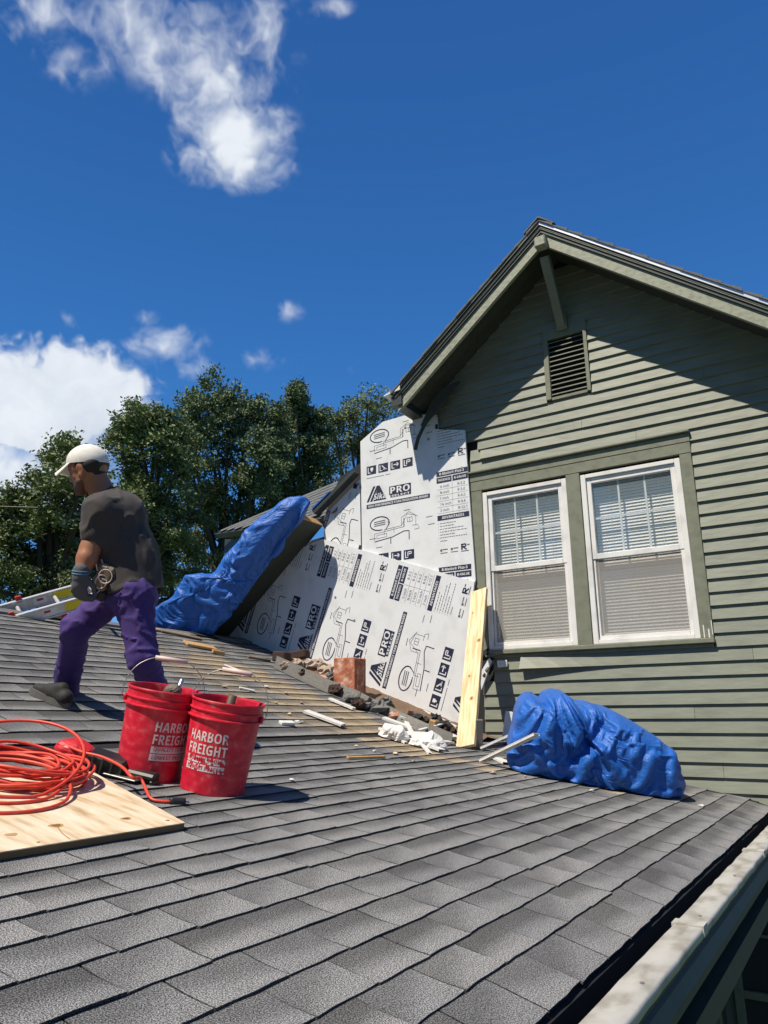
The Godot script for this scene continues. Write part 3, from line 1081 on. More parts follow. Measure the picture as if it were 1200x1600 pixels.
func rakes(h: Node3D) -> void:
	var ends := {-1.0: 1.62, 1.0: 2.35}
	for s: float in [-1.0, 1.0]:
		var e: float = ends[s]
		rake_strip("rake_board", h, M.fascia_green, s, e - 0.02, 0.0, 0.122, RAKE, RAKE + 0.04)
		rake_strip("rake_trim", h, M.trim_dark, s, e, 0.124, 0.156, RAKE - 0.018, RAKE + 0.04)
		rake_strip("rake_trim", h, M.fascia_green, s, e, 0.158, 0.166, RAKE - 0.030, RAKE + 0.04)
		rake_strip("rake_trim", h, M.trim_dark, s, e, 0.168, 0.192, RAKE - 0.034, RAKE + 0.04)
		rake_strip("drip_edge", h, M.drip_metal if s > 0.0 else M.trim_dark, s, e + 0.01, 0.194, 0.222, RAKE - 0.046, RAKE + 0.06)
		rake_strip("drip_edge", h, M.fascia_green if s < 0.0 else M.drip_metal, s, e + 0.01, 0.223, 0.228, RAKE - 0.05, RAKE + 0.06)
		# boards of the soffit
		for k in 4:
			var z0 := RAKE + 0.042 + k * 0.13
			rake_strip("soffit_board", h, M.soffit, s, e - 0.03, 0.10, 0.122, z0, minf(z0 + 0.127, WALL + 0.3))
		# roof deck and the courses of shingles whose butts show along the rake
		rake_strip("gable_roof_deck", h, M.underlay, s, e, 0.1235, 0.228, RAKE + 0.065, WALL + 6.0)
		var n := 13 if s < 0.0 else 18
		for k in n:
			var xa := e + 0.04 - k * (e + 0.04) / n
			var xb := maxf(e + 0.04 - (k + 1.25) * (e + 0.04) / n, 0.0)
			var st := start()
			var za := -(RAKE - 0.058 + rng.randf_range(-0.006, 0.006))
			var zb := -(WALL + 6.0)
			var p := []
			for up: Array in [[0.229, 0.229], [0.262, 0.234]]:
				for q: Array in [[xa, za, up[0]], [xb, za, up[1]], [xb, zb, up[1]], [xa, zb, up[0]]]:
					p.append(Vector3(GX + s * q[0], gable_y(GX + s * q[0]) + q[2], q[1]))
			hexa(st, p)
			put("roof_course", done(st), M.far_shingle, h)
	# ridge cap
	var st := start()
	for s: float in [-1.0, 1.0]:
		hexa(st, [Vector3(GX, gable_y(GX) + 0.258, -RAKE + 0.065), Vector3(GX + 0.15 * s, gable_y(GX + 0.15) + 0.262, -RAKE + 0.065), Vector3(GX + 0.15 * s, gable_y(GX + 0.15) + 0.262, -WALL - 6), Vector3(GX, gable_y(GX) + 0.258, -WALL - 6), Vector3(GX, gable_y(GX) + 0.276, -RAKE + 0.065), Vector3(GX + 0.15 * s, gable_y(GX + 0.15) + 0.276, -RAKE + 0.065), Vector3(GX + 0.15 * s, gable_y(GX + 0.15) + 0.276, -WALL - 6), Vector3(GX, gable_y(GX) + 0.276, -WALL - 6)])
	put("ridge_cap", done(st), M.far_shingle, h)
	# eave end of the left rake: gutter stub, torn trim
	var ex := GX - 1.62
	st = start()
	box(st, Vector3(ex - 0.05, gable_y(ex) + 0.08, -RAKE + 0.02), Vector3(ex + 0.07, gable_y(ex) + 0.185, -WALL - 2.0))
	put("eave_board", done(st), M.trim_dark, h)
	st = start()
	hexa(st, [V(-3.69, 3.150, RAKE - 0.05), V(-3.50, 3.180, RAKE - 0.05), V(-3.50, 3.180, RAKE + 0.3), V(-3.69, 3.140, RAKE + 0.3), V(-3.685, 3.162, RAKE - 0.05), V(-3.50, 3.23, RAKE - 0.05), V(-3.50, 3.20, RAKE + 0.3), V(-3.685, 3.160, RAKE + 0.3)])
	put("torn_trim", done(st), M.white_scrap, h)
	# the long bracket under the peak
	var wall_foot := V(GX, 3.60, WALL - 0.02)
	var peak := V(GX, 4.19, RAKE + 0.06)
	var d := (peak - wall_foot).normalized()
	var up := Vector3.RIGHT.cross(d).normalized()
	placed("bracket", chamfered(Vector3(0.085, 0.085, wall_foot.distance_to(peak)), 0.006), M.trim_green, h, Transform3D(Basis(Vector3.RIGHT, -up, -d) if false else Basis(Vector3.RIGHT, up, Vector3.RIGHT.cross(up)), (wall_foot + peak) * 0.5))
	placed("bracket_block", chamfered(Vector3(0.11, 0.11, 0.10), 0.012), M.fascia_green, h, Transform3D(Basis(), V(GX, 4.285, RAKE - 0.02)))
	placed("bracket_foot", chamfered(Vector3(0.11, 0.15, 0.06), 0.006), M.trim_green, h, Transform3D(Basis(), V(GX, 3.66, WALL - 0.04)))
	# loosened moulding hanging off under the left eave
	var bend := PackedVector3Array()
	for k in 9:
		var t := k / 8.0
		bend.append(V(lerpf(-3.42, -3.02, t), lerpf(2.86, 3.30, t) + 0.07 * sin(PI * t), WALL - 0.10 - 0.09 * (1.0 - t)))
	st = start()
	for k in 8:
		var w := Vector3(0.045, -0.055, 0.0) * sin(PI * clampf((k + 0.4) / 8.4, 0.12, 0.95))
		var w2 := Vector3(0.045, -0.055, 0.0) * sin(PI * clampf((k + 1.4) / 8.4, 0.12, 0.95))
		hexa(st, [bend[k] - w, bend[k + 1] - w2, bend[k + 1] + w2, bend[k] + w, bend[k] - w + Vector3(0, 0, 0.012), bend[k + 1] - w2 + Vector3(0, 0, 0.012), bend[k + 1] + w2 + Vector3(0, 0, 0.012), bend[k] + w + Vector3(0, 0, 0.012)])
	put("loose_moulding", done(st), M.soffit, h)
	st = start()
	var strip := PackedVector3Array([V(-3.40, 2.96, WALL - 0.13), V(-3.44, 2.87, WALL - 0.15), V(-3.50, 2.77, WALL - 0.15), V(-3.55, 2.66, WALL - 0.13)])
	tube(st, strip, 0.018, 5, 0.022)
	put("hanging_strip", done(st), M.trim_dark, h)
	st = start()
	box(st, V(-3.01, 2.335, WALL + 0.01), V(-2.905, 2.46, WALL - 0.004))
	put("bare_lath", done(st), M.old_wood, h)

# the storey below, in the shade under the eave
func porch(h: Node3D) -> void:
	var p := Node3D.new()
	p.name = "porch"
	h.add_child(p)
	p.transform = world_of(h).affine_inverse()
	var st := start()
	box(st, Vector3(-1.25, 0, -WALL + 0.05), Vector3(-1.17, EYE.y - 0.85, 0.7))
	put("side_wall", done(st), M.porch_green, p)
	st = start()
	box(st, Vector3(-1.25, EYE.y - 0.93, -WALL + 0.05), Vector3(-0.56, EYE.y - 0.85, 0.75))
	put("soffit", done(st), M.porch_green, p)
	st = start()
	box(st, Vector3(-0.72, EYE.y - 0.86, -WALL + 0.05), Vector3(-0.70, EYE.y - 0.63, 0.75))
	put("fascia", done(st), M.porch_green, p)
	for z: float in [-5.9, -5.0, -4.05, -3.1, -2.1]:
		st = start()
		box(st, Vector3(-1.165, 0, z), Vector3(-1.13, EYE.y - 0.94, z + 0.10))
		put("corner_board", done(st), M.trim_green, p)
	# windows of the lower storey
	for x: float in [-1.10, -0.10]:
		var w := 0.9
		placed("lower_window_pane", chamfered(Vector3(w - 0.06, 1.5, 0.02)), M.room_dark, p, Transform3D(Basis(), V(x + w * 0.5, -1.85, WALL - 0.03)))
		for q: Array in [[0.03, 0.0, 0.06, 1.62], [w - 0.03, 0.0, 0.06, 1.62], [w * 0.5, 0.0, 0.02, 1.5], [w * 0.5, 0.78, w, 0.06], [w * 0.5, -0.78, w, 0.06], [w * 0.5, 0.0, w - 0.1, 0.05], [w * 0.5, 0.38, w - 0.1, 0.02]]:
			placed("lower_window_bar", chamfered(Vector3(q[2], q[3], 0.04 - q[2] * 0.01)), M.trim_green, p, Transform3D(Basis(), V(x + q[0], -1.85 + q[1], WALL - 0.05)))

# ---------------------------------------------------------------- the wing behind with its own shingle slope
func wing_roof() -> void:
	var a := at_wall(333, 833, 9.2)
	var b := at_wall(553, 741, 6.62)
	var c := at_wall(504, 803, 6.42)
	var n := (b - a).cross(c - a).normalized()
	if n.y < 0.0: n = -n
	var t := thing("house_wing", "rear house wing with grey shingle slope half hidden by the draped tarp", "house", a)
	var along := (b - a).normalized()
	var down := along.cross(n).normalized()
	if down.y > 0.0: down = -down
	var wide := (b - a).length()
	var st := start()
	var deep := (c - b).dot(down) + 0.05
	var rows := 11
	var lead := (c - a).dot(along)
	for k in rows:
		var d0 := deep * k / rows
		var d1 := deep * (k + 1.0) / rows
		var x0 := lead * d1 / deep
		while x0 < wide + 0.25:
			var w := minf(rng.randf_range(0.2, 0.34), wide + 0.25 - x0)
			var o := a + along * x0
			var j := rng.randf_range(0.0, 0.004)
			hexa(st, [o + down * d0 - n * 0.02, o + along * (w - 0.006) + down * d0 - n * 0.02, o + along * (w - 0.006) + down * d1 - n * 0.01, o + down * d1 - n * 0.01, o + down * d0, o + along * (w - 0.006) + down * d0, o + along * (w - 0.006) + down * d1 + n * (0.004 + j), o + down * d1 + n * (0.004 + j)])
			x0 += w
	var far := put("wing_shingles", done(st), M.far_shingle, t)
	far.set_meta("kind", "stuff")
	st = start()
	var low_end := a + along * (lead - 0.05) + down * deep
	hexa(st, [a + down * 0.01 - n * 0.14, b + down * 0.01 - n * 0.14, b + down * deep - n * 0.14, low_end - n * 0.14, a + down * 0.01 - n * 0.022, b + down * 0.01 - n * 0.022, b + down * deep - n * 0.022, low_end - n * 0.022])
	put("roof_deck", done(st), M.trim_dark, t)
	st = start()
	var lo := a + Vector3(0.15, -0.1, -0.15)
	var le := c + Vector3(-0.2, -0.25, -0.25)
	hexa(st, [Vector3(lo.x, 3.0, lo.z), Vector3(le.x, 3.0, le.z), Vector3(le.x, 3.0, le.z - 0.1), Vector3(lo.x, 3.0, lo.z - 0.1), lo, le, le - Vector3(0, 0, 0.1), lo - Vector3(0, 0, 0.1)])
	put("wall", done(st), M.trim_dark, t)
	# rake of the low slope that the tarp covers: its soffit shows from below
	var l0 := at_wall(504, 822, WALL - 0.06)
	var l1 := at_wall(352, 1003, WALL - 0.06)
	l1 = l0 + (l1 - l0) * 1.12
	var dirn := (l1 - l0).normalized()
	var nn := Vector3(0, 0, 1).cross(dirn).normalized()
	if nn.y < 0.0: nn = -nn
	var front := Vector3(0, 0, 0.46)
	st = start()
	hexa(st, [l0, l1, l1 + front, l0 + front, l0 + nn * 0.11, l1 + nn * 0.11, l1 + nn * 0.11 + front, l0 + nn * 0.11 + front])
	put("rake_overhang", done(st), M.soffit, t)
	st = start()
	var e0 := l0 - dirn * 0.012
	hexa(st, [e0, l0 - dirn * 0.002, l0 - dirn * 0.002 + front * 0.9, e0 + front * 0.9, e0 + nn * 0.09, l0 - dirn * 0.002 + nn * 0.09, l0 - dirn * 0.002 + nn * 0.09 + front * 0.9, e0 + nn * 0.09 + front * 0.9])
	put("cut_end", done(st), M.pine_warm, t)
	# dark flashing up the edge of the boards
	var f0 := at_wall(499, 806, WALL - 0.05)
	var f1 := at_wall(562, 741, WALL - 0.05)
	var fd := (f1 - f0).normalized()
	var fn := Vector3(0, 0, 1).cross(fd).normalized()
	if fn.y < 0.0: fn = -fn
	st = start()
	hexa(st, [f0, f1, f1 + Vector3(0, 0, 0.10), f0 + Vector3(0, 0, 0.10), f0 + fn * 0.05, f1 + fn * 0.035, f1 + fn * 0.035 + Vector3(0, 0, 0.10), f0 + fn * 0.05 + Vector3(0, 0, 0.10)])
	put("edge_flashing", done(st), M.trim_dark, t)
	st = start()
	var g0 := f0.lerp(f1, 0.02) + fn * 0.052
	var g1 := f0.lerp(f1, 0.46) + fn * 0.047
	hexa(st, [g0, g1, g1 + Vector3(0, 0, 0.11), g0 + Vector3(0, 0, 0.11), g0 + fn * 0.02, g1 + fn * 0.012, g1 + fn * 0.012 + Vector3(0, 0, 0.11), g0 + fn * 0.02 + Vector3(0, 0, 0.11)])
	put("tarp_remnant", done(st), M.tarp, t)

# ---------------------------------------------------------------- printed foam boards
class Print:
	var st: SurfaceTool
	var o: Vector2
	var ux: Vector2
	var uy: Vector2
	var clip: PackedVector2Array
	var z: float
	func put2(a: Vector2, b: Vector2, c: Vector2) -> void:
		var p := [a, b, c]
		var m := Vector2.ZERO
		for i in 3:
			p[i] = o + ux * p[i].x + uy * p[i].y
			m += p[i] / 3.0
		if not Geometry2D.is_point_in_polygon(m, clip): return
		if (p[1] - p[0]).cross(p[2] - p[0]) > 0.0:
			var t: Vector2 = p[1]
			p[1] = p[2]
			p[2] = t
		for q: Vector2 in p:
			st.add_vertex(Vector3(q.x, q.y, z))
	func rect(x0: float, y0: float, x1: float, y1: float) -> void:
		var nx := maxi(1, int((x1 - x0) / 0.03))
		var ny := maxi(1, int((y1 - y0) / 0.03))
		for i in nx:
			for j in ny:
				var a := Vector2(lerpf(x0, x1, float(i) / nx), lerpf(y0, y1, float(j) / ny))
				var b := Vector2(lerpf(x0, x1, float(i + 1) / nx), lerpf(y0, y1, float(j + 1) / ny))
				put2(a, Vector2(b.x, a.y), b)
				put2(a, b, Vector2(a.x, b.y))
	func line(pts: Array, w: float) -> void:
		for i in pts.size() - 1:
			var a: Vector2 = pts[i]
			var b: Vector2 = pts[i + 1]
			var n := (b - a).orthogonal().normalized() * w * 0.5
			var steps := maxi(1, int(a.distance_to(b) / 0.04))
			for k in steps:
				var p := a.lerp(b, float(k) / steps)
				var q := a.lerp(b, float(k + 1) / steps)
				put2(p + n, p - n, q - n)
				put2(p + n, q - n, q + n)
	func text(g: PackedVector2Array, x: float, y: float, h: float, wide := 1.0, slant := 0.0) -> void:
		for i in range(0, g.size(), 3):
			var p := []
			for k in 3: p.append(Vector2(x + (g[i + k].x * wide + g[i + k].y * slant) * h, y + g[i + k].y * h))
			put2(p[0], p[1], p[2])

func print_on(dark: Print, thin: Print, white: Print) -> void:
	var V2 := func(x: float, y: float) -> Vector2: return Vector2(x, y)
	for row in range(-3, 4):
		var y := row * 0.98
		# the bar and the emblem
		dark.rect(0.0, y - 0.023, 0.77, y + 0.023)
		var g := letters("HIGH PERFORMANCE FOAM INSULATION BOARD")
		white.text(g, 0.02, y - 0.012, 0.024, 0.73 / 0.024 / width_of(g))
		for q: Array in [[0.0, 0.028], [0.044, 0.028]]:
			var x: float = q[0]
			dark.put2(Vector2(x, y + 0.05), Vector2(x + q[1], y + 0.05), Vector2(x + q[1] + 0.085, y + 0.215))
			dark.put2(Vector2(x, y + 0.05), Vector2(x + q[1] + 0.085, y + 0.215), Vector2(x + 0.085, y + 0.215))
		for k in 6:      # the triangle, in bands so that a cut edge can pass through it
			var t0 := k / 6.0
			var t1 := (k + 1) / 6.0
			var a0 := lerpf(0.085, 0.155, t0)
			var b0 := lerpf(0.25, 0.165, t0)
			var a1 := lerpf(0.085, 0.155, t1)
			var b1 := lerpf(0.25, 0.165, t1)
			var ya := y + lerpf(0.05, 0.215, t0)
			var yb := y + lerpf(0.05, 0.215, t1)
			dark.put2(Vector2(a0, ya), Vector2(b0, ya), Vector2(b1, yb))
			dark.put2(Vector2(a0, ya), Vector2(b1, yb), Vector2(a1, yb))
		white.text(letters("Sika"), 0.092, y + 0.064, 0.062, 0.9, 0.15)
		dark.rect(0.285, y + 0.085, 0.55, y + 0.178)
		dark.rect(0.30, y + 0.055, 0.55, y + 0.088)
		g = letters("PRO")
		white.text(g, 0.30, y + 0.098, 0.068, 0.235 / 0.068 / width_of(g))
		g = letters("SELECT")
		white.text(g, 0.315, y + 0.060, 0.022, 0.22 / 0.022 / width_of(g))
		thin.line([Vector2(0.0, y + 0.318), Vector2(0.22, y + 0.318)], 0.006)
		thin.line([Vector2(0.24, y + 0.318), Vector2(0.30, y + 0.318)], 0.006)
		# four pictograms
		for k in 4:
			var x := k * 0.151
			dark.rect(x, y + 0.355, x + 0.122, y + 0.452)
			white.rect(x + 0.016, y + 0.370, x + 0.026, y + 0.437)
			white.rect(x + 0.026, y + 0.370, x + 0.05, y + 0.378)
			match k:
				0:
					white.rect(x + 0.05, y + 0.40, x + 0.085, y + 0.43)
					white.rect(x + 0.06, y + 0.385, x + 0.075, y + 0.40)
				1:
					white.line([Vector2(x + 0.045, y + 0.43), Vector2(x + 0.09, y + 0.385)], 0.012)
					white.line([Vector2(x + 0.06, y + 0.385), Vector2(x + 0.105, y + 0.385)], 0.009)
				2:
					white.rect(x + 0.04, y + 0.405, x + 0.10, y + 0.415)
					white.line([Vector2(x + 0.08, y + 0.43), Vector2(x + 0.102, y + 0.41), Vector2(x + 0.08, y + 0.39)], 0.009)
				3:
					white.line([Vector2(x + 0.05, y + 0.385), Vector2(x + 0.05, y + 0.43), Vector2(x + 0.09, y + 0.43), Vector2(x + 0.09, y + 0.41), Vector2(x + 0.06, y + 0.41)], 0.010)
		# the round stamp and the house drawn in outline
		var ring := []
		for k in 27:
			var a := deg_to_rad(-30.0 + k * 11.8)
			ring.append(Vector2(0.165 + 0.118 * cos(a), y + 0.775 + 0.072 * sin(a)))
		dark.line(ring, 0.012)
		dark.line([ring[0], Vector2(0.235, y + 0.695)], 0.008)
		dark.line([ring[26], Vector2(0.20, y + 0.705)], 0.008)
		for k in 3:
			thin.line([Vector2(0.095, y + 0.795 - k * 0.021), Vector2(0.235, y + 0.803 - k * 0.021)], 0.010)
		var hx := 0.10
		for l: Array in [[[0.0, 0.60], [0.0, 0.67], [0.36, 0.70], [0.36, 0.79]], [[0.12, 0.70], [0.33, 0.715], [0.40, 0.83], [0.50, 0.80], [0.50, 0.69]], [[0.33, 0.715], [0.33, 0.80], [0.42, 0.85], [0.52, 0.79]], [[0.12, 0.64], [0.12, 0.70]], [[0.24, 0.65], [0.24, 0.705]], [[0.03, 0.615], [0.15, 0.625], [0.15, 0.66], [0.03, 0.65], [0.03, 0.615]], [[0.40, 0.745], [0.46, 0.745], [0.46, 0.79], [0.40, 0.79], [0.40, 0.745]], [[0.43, 0.745], [0.43, 0.79]], [[0.46, 0.70], [0.52, 0.70], [0.54, 0.66], [0.48, 0.655]]]:
			var pts := []
			for q: Array in l: pts.append(Vector2(hx + q[0], y + q[1]))
			thin.line(pts, 0.0042)
		for l: Array in [[[0.0, 0.585], [0.22, 0.61], [0.36, 0.655], [0.42, 0.65]], [[0.20, 0.54], [0.20, 0.60]], [[0.42, 0.56], [0.42, 0.65]], [[0.36, 0.70], [0.36, 0.79]]]:
			var pts := []
			for q: Array in l: pts.append(Vector2(hx + q[0], y + q[1]))
			dark.line(pts, 0.009)
		for q: Array in [[0.02, 0.52], [0.36, 0.87], [0.62, 0.76], [0.64, 0.68], [-0.06, 0.62]]:
			thin.line([Vector2(hx + q[0], y + q[1]), Vector2(hx + q[0] + 0.075, y + q[1] + 0.002)], 0.007)
		# right-hand column
		dark.rect(0.85, y + 0.178, 1.20, y + 0.228)
		g = letters("R-Matte® Plus-3")
		white.text(g, 0.885, y + 0.190, 0.026, 0.275 / 0.026 / width_of(g))
		dark.rect(0.85, y + 0.108, 1.02, y + 0.168)
		dark.rect(1.03, y + 0.108, 1.20, y + 0.168)
		g = letters("THICKNESS")
		white.text(g, 0.865, y + 0.127, 0.023, 0.14 / 0.023 / width_of(g))
		g = letters("R-VALUE")
		white.text(g, 1.05, y + 0.127, 0.023, 0.13 / 0.023 / width_of(g))
		for k in 5:
			var yy := y + 0.056 - k * 0.0617
			dark.text(letters(["½ inch", "¾ inch", "1 inch", "1½ inch", "2 inch"][k], false), 0.885, yy, 0.027)
			dark.text(letters(["R-3.2", "R-5.0", "R-6.0", "R-9.6", "R-12.1"][k], false), 1.085, yy, 0.027)
			thin.line([Vector2(0.855, yy - 0.016), Vector2(1.195, yy - 0.016)], 0.0022)
		thin.line([Vector2(1.025, y + 0.10), Vector2(1.025, y - 0.21)], 0.0022)
		dark.rect(0.85, y - 0.281, 1.20, y - 0.228)
		g = letters("ADVANTAGES")
		white.text(g, 0.90, y - 0.268, 0.027, 0.245 / 0.027 / width_of(g))
		for k in 6:
			var yy := y - 0.312 - k * 0.029
			thin.rect(0.858, yy - 0.003, 0.864, yy + 0.003)
			var x := 0.875
			var r := RandomNumberGenerator.new()
			r.seed = 70 + k
			var stop := 0.875 + r.randf_range(0.12, 0.31)
			while x < stop:
				var w := r.randf_range(0.012, 0.035)
				thin.line([Vector2(x, yy), Vector2(x + w, yy)], 0.0065)
				x += w + 0.007
		thin.line([Vector2(0.875, y - 0.49), Vector2(0.95, y - 0.49)], 0.006)
		for k in 2:
			thin.rect(0.872 + k * 0.115, y - 0.595, 0.895 + k * 0.115, y - 0.572)
			thin.line([Vector2(0.90 + k * 0.115, y - 0.578), Vector2(0.955 + k * 0.115, y - 0.578)], 0.010)
			thin.line([Vector2(0.872 + k * 0.115, y - 0.612), Vector2(0.95 + k * 0.115, y - 0.612)], 0.008)
		# a letter mark drawn in thick strokes
		dark.rect(1.10, y - 0.605, 1.116, y - 0.545)
		dark.line([Vector2(1.10, y - 0.551), Vector2(1.15, y - 0.551), Vector2(1.15, y - 0.574), Vector2(1.116, y - 0.574), Vector2(1.158, y - 0.605)], 0.013)
		thin.line([Vector2(1.165, y - 0.56), Vector2(1.19, y - 0.56)], 0.012)
		thin.line([Vector2(1.10, y - 0.618), Vector2(1.18, y - 0.618)], 0.009)

func foam(label: String, outline: Array, front: float, o: Vector2, angle: float, nails: int) -> void:
	var poly := PackedVector2Array()
	var mid := Vector2.ZERO
	for p: Array in outline:
		var w := at_wall(p[0], p[1], front)
		poly.append(Vector2(w.x, w.y))
		mid += Vector2(w.x, w.y) / outline.size()
	var t := thing("insulation_board", label, "insulation board", Vector3(mid.x, mid.y, -front), "foil-faced boards over the wall")
	var st := start()
	var edge := PackedVector3Array()
	for p in poly: edge.append(Vector3(p.x, p.y, -front))
	prism(st, edge, Vector3(0, 0, -0.024))
	put("facer", done(st), M.foam_board, t)
	var inks := []
	for k in 3:
		var pr := Print.new()
		pr.st = start()
		pr.o = o
		pr.ux = Vector2.from_angle(angle)
		pr.uy = Vector2.from_angle(angle + PI / 2)
		pr.clip = poly
		pr.z = -front + [0.0012, 0.0010, 0.0022][k]
		inks.append(pr)
	print_on(inks[0], inks[1], inks[2])
	for k in 3:
		put(["print", "fine_print", "print_lettering"][k], done(inks[k].st), [M.ink, M.thin_ink, M.foam_board][k], t)
	for k in nails:
		var r := Vector2.ZERO
		for tries in 40:
			r = mid + Vector2(rng.randf_range(-1.2, 1.2), rng.randf_range(-1.0, 1.0))
			if Geometry2D.is_point_in_polygon(r, poly): break
		st = start()
		lathe(st, Transform3D(Basis(Vector3.RIGHT, PI / 2), Vector3(r.x, r.y, -front)), PackedVector2Array([Vector2(0.014, 0.0), Vector2(0.013, 0.004), Vector2(0.0, 0.005)]), 10)
		put("nail_cap", done(st), M.grey_scrap, t)

func boards() -> void:
	foam("upright white printed insulation board beside the left window, top corner clipped", [[566, 869], [563, 690], [598, 659], [640, 647], [682, 648], [684, 671], [726, 672], [743, 905], [741, 913]], 6.25, Vector2(-4.20, 2.17 + EYE.y), 0.0, 4)
	var up := deg_to_rad(70.5)
	var ux := Vector2.from_angle(up)
	var uy := Vector2.from_angle(up + PI / 2)
	var c := Vector2(-2.982, 1.236 + EYE.y) - ux * 1.226 + uy * 0.62
	foam("large white insulation board turned sideways along the roof slope behind the chimney stub", [[503, 842], [741, 909], [717, 1139], [598, 1091], [480, 1046], [335, 985], [420, 880]], 6.222, c, up, 5)
	foam("small wedge of white insulation board between the dark flashing and upright board", [[506, 845], [507, 806], [562, 749], [564, 862]], 6.262, c + uy * 0.35 + ux * 1.02, up, 1)
	foam("thin sliver of printed insulation board right of the leaning pine plank", [[750, 1052], [764, 1028], [768, 1033], [752, 1078]], 6.24, c + ux * 0.8, up, 0)

# ---------------------------------------------------------------- trees
func leaf_clump(v: int) -> ArrayMesh:
	var r := RandomNumberGenerator.new()
	r.seed = 900 + v
	var st := start()
	for i in 16:
		var d := Vector3(r.randfn(), r.randfn() * 0.7, r.randfn())
		var p := d.normalized() * r.randf_range(0.05, 0.30)
		var n := (Vector3(r.randfn(), r.randfn() + 0.9, r.randfn())).normalized()
		var a := n.cross(Vector3(r.randfn(), r.randfn(), r.randfn())).normalized()
		var b := n.cross(a)
		var l := r.randf_range(0.050, 0.088)
		var w := l * 0.55
		var k := r.randf_range(0.75, 1.0)
		st.set_color(Color(k, k, k * 0.95))
		var q := [p - a * l, p + b * w - n * 0.012, p + a * l - n * 0.02, p - b * w - n * 0.012]
		tri(st, q[0], q[1], q[2], n)
		tri(st, q[0], q[2], q[3], n)
	return done(st)

func limb(st: SurfaceTool, a: Vector3, b: Vector3, r0: float, r1: float, sag: float) -> void:
	var pts := PackedVector3Array()
	var side := (b - a).cross(Vector3.UP).normalized()
	for k in 6:
		var t := k / 5.0
		pts.append(a.lerp(b, t) + Vector3.UP * sag * sin(PI * t) + side * sag * 0.5 * sin(TAU * t))
	tube(st, pts, r0, 7, r1)

# lobes: [px, py, radius in px] at about one distance; the crown's clumps sit round their shells
func tree(label: String, d: float, lobes: Array, foot_px: float, density: float, leaf: int, seed_of: int) -> void:
	var r := RandomNumberGenerator.new()
	r.seed = seed_of
	var base := at_depth(foot_px, 1000, d)
	base.y = 0.0
	var t := thing("tree", label, "tree", base, "")
	var crown_y := at_depth(foot_px, 960, d).y
	var st := start(true)
	var top := Vector3(base.x, crown_y, base.z)
	limb(st, base - Vector3.UP * 0.3, top, 0.42, 0.26, 0.15)
	var places := []
	var centre := top
	for l: Array in lobes:
		var dd: float = d + r.randf_range(-1.6, 1.6)
		var c := at_depth(l[0], l[1], dd)
		var rad: float = l[2] * dd / FOCAL
		var mid := top.lerp(c, 0.5) + Vector3(r.randf_range(-0.5, 0.5), r.randf_range(-0.6, 0.1), r.randf_range(-0.5, 0.5))
		limb(st, top, mid, 0.18, 0.10, 0.2)
		limb(st, mid, c, 0.10, 0.04, -0.1)
		var subs := int(7 + rad * 5.0)
		for s in subs:
			var dirn := Vector3(r.randfn(), r.randfn() * 0.8 + 0.15, r.randfn()).normalized()
			var e := c + dirn * rad * r.randf_range(0.45, 0.95)
			if s < 7: limb(st, c, e, 0.035, 0.012, 0.05)
			var rr := r.randf_range(0.28, 0.62) * clampf(rad * 0.55, 0.7, 1.1)
			var count := int(density * 19.0 * rr / 0.5)
			for k in count:
				var q := Vector3(r.randfn(), r.randfn() * 0.62, r.randfn()) * rr * 0.62
				places.append(e + q)
	# sprays that stick out of the crown's outline
	for l: Array in lobes:
		var c := at_depth(l[0], l[1], d + r.randf_range(-1.0, 1.0))
		var rad: float = l[2] * d / FOCAL
		for s in 6:
			var dirn := Vector3(r.randfn(), r.randfn() + 0.35, r.randfn() * 0.6).normalized()
			var tip := c + dirn * rad * r.randf_range(1.05, 1.45)
			limb(st, c + dirn * rad * 0.6, tip, 0.018, 0.006, 0.04)
			for k in int(16 * density):
				places.append((c + dirn * rad * 0.75).lerp(tip, r.randf()) + Vector3(r.randfn(), r.randfn() * 0.7, r.randfn()) * 0.13)
	put("trunk", done(st), M.bark, t)
	var mm := MultiMesh.new()
	mm.transform_format = MultiMesh.TRANSFORM_3D
	mm.use_colors = true
	mm.mesh = leaf_clump(seed_of % 5)
	mm.instance_count = places.size()
	for i in places.size():
		var bs := Basis.from_euler(Vector3(r.randf_range(-0.7, 0.7), r.randf_range(0, TAU), r.randf_range(-0.7, 0.7))).scaled(Vector3.ONE * r.randf_range(0.7, 1.25))
		mm.set_instance_transform(i, Transform3D(bs, places[i] - base))
		var k := r.randf_range(0.6, 1.0)
		mm.set_instance_color(i, Color(k, k * r.randf_range(0.94, 1.0), k * r.randf_range(0.8, 1.0)))
	var mi := MultiMeshInstance3D.new()
	mi.name = "crown"
	mi.multimesh = mm
	mi.material_override = M["leaf_%d" % leaf]
	t.add_child(mi)
	mi.set_meta("kind", "stuff")
	centre = centre

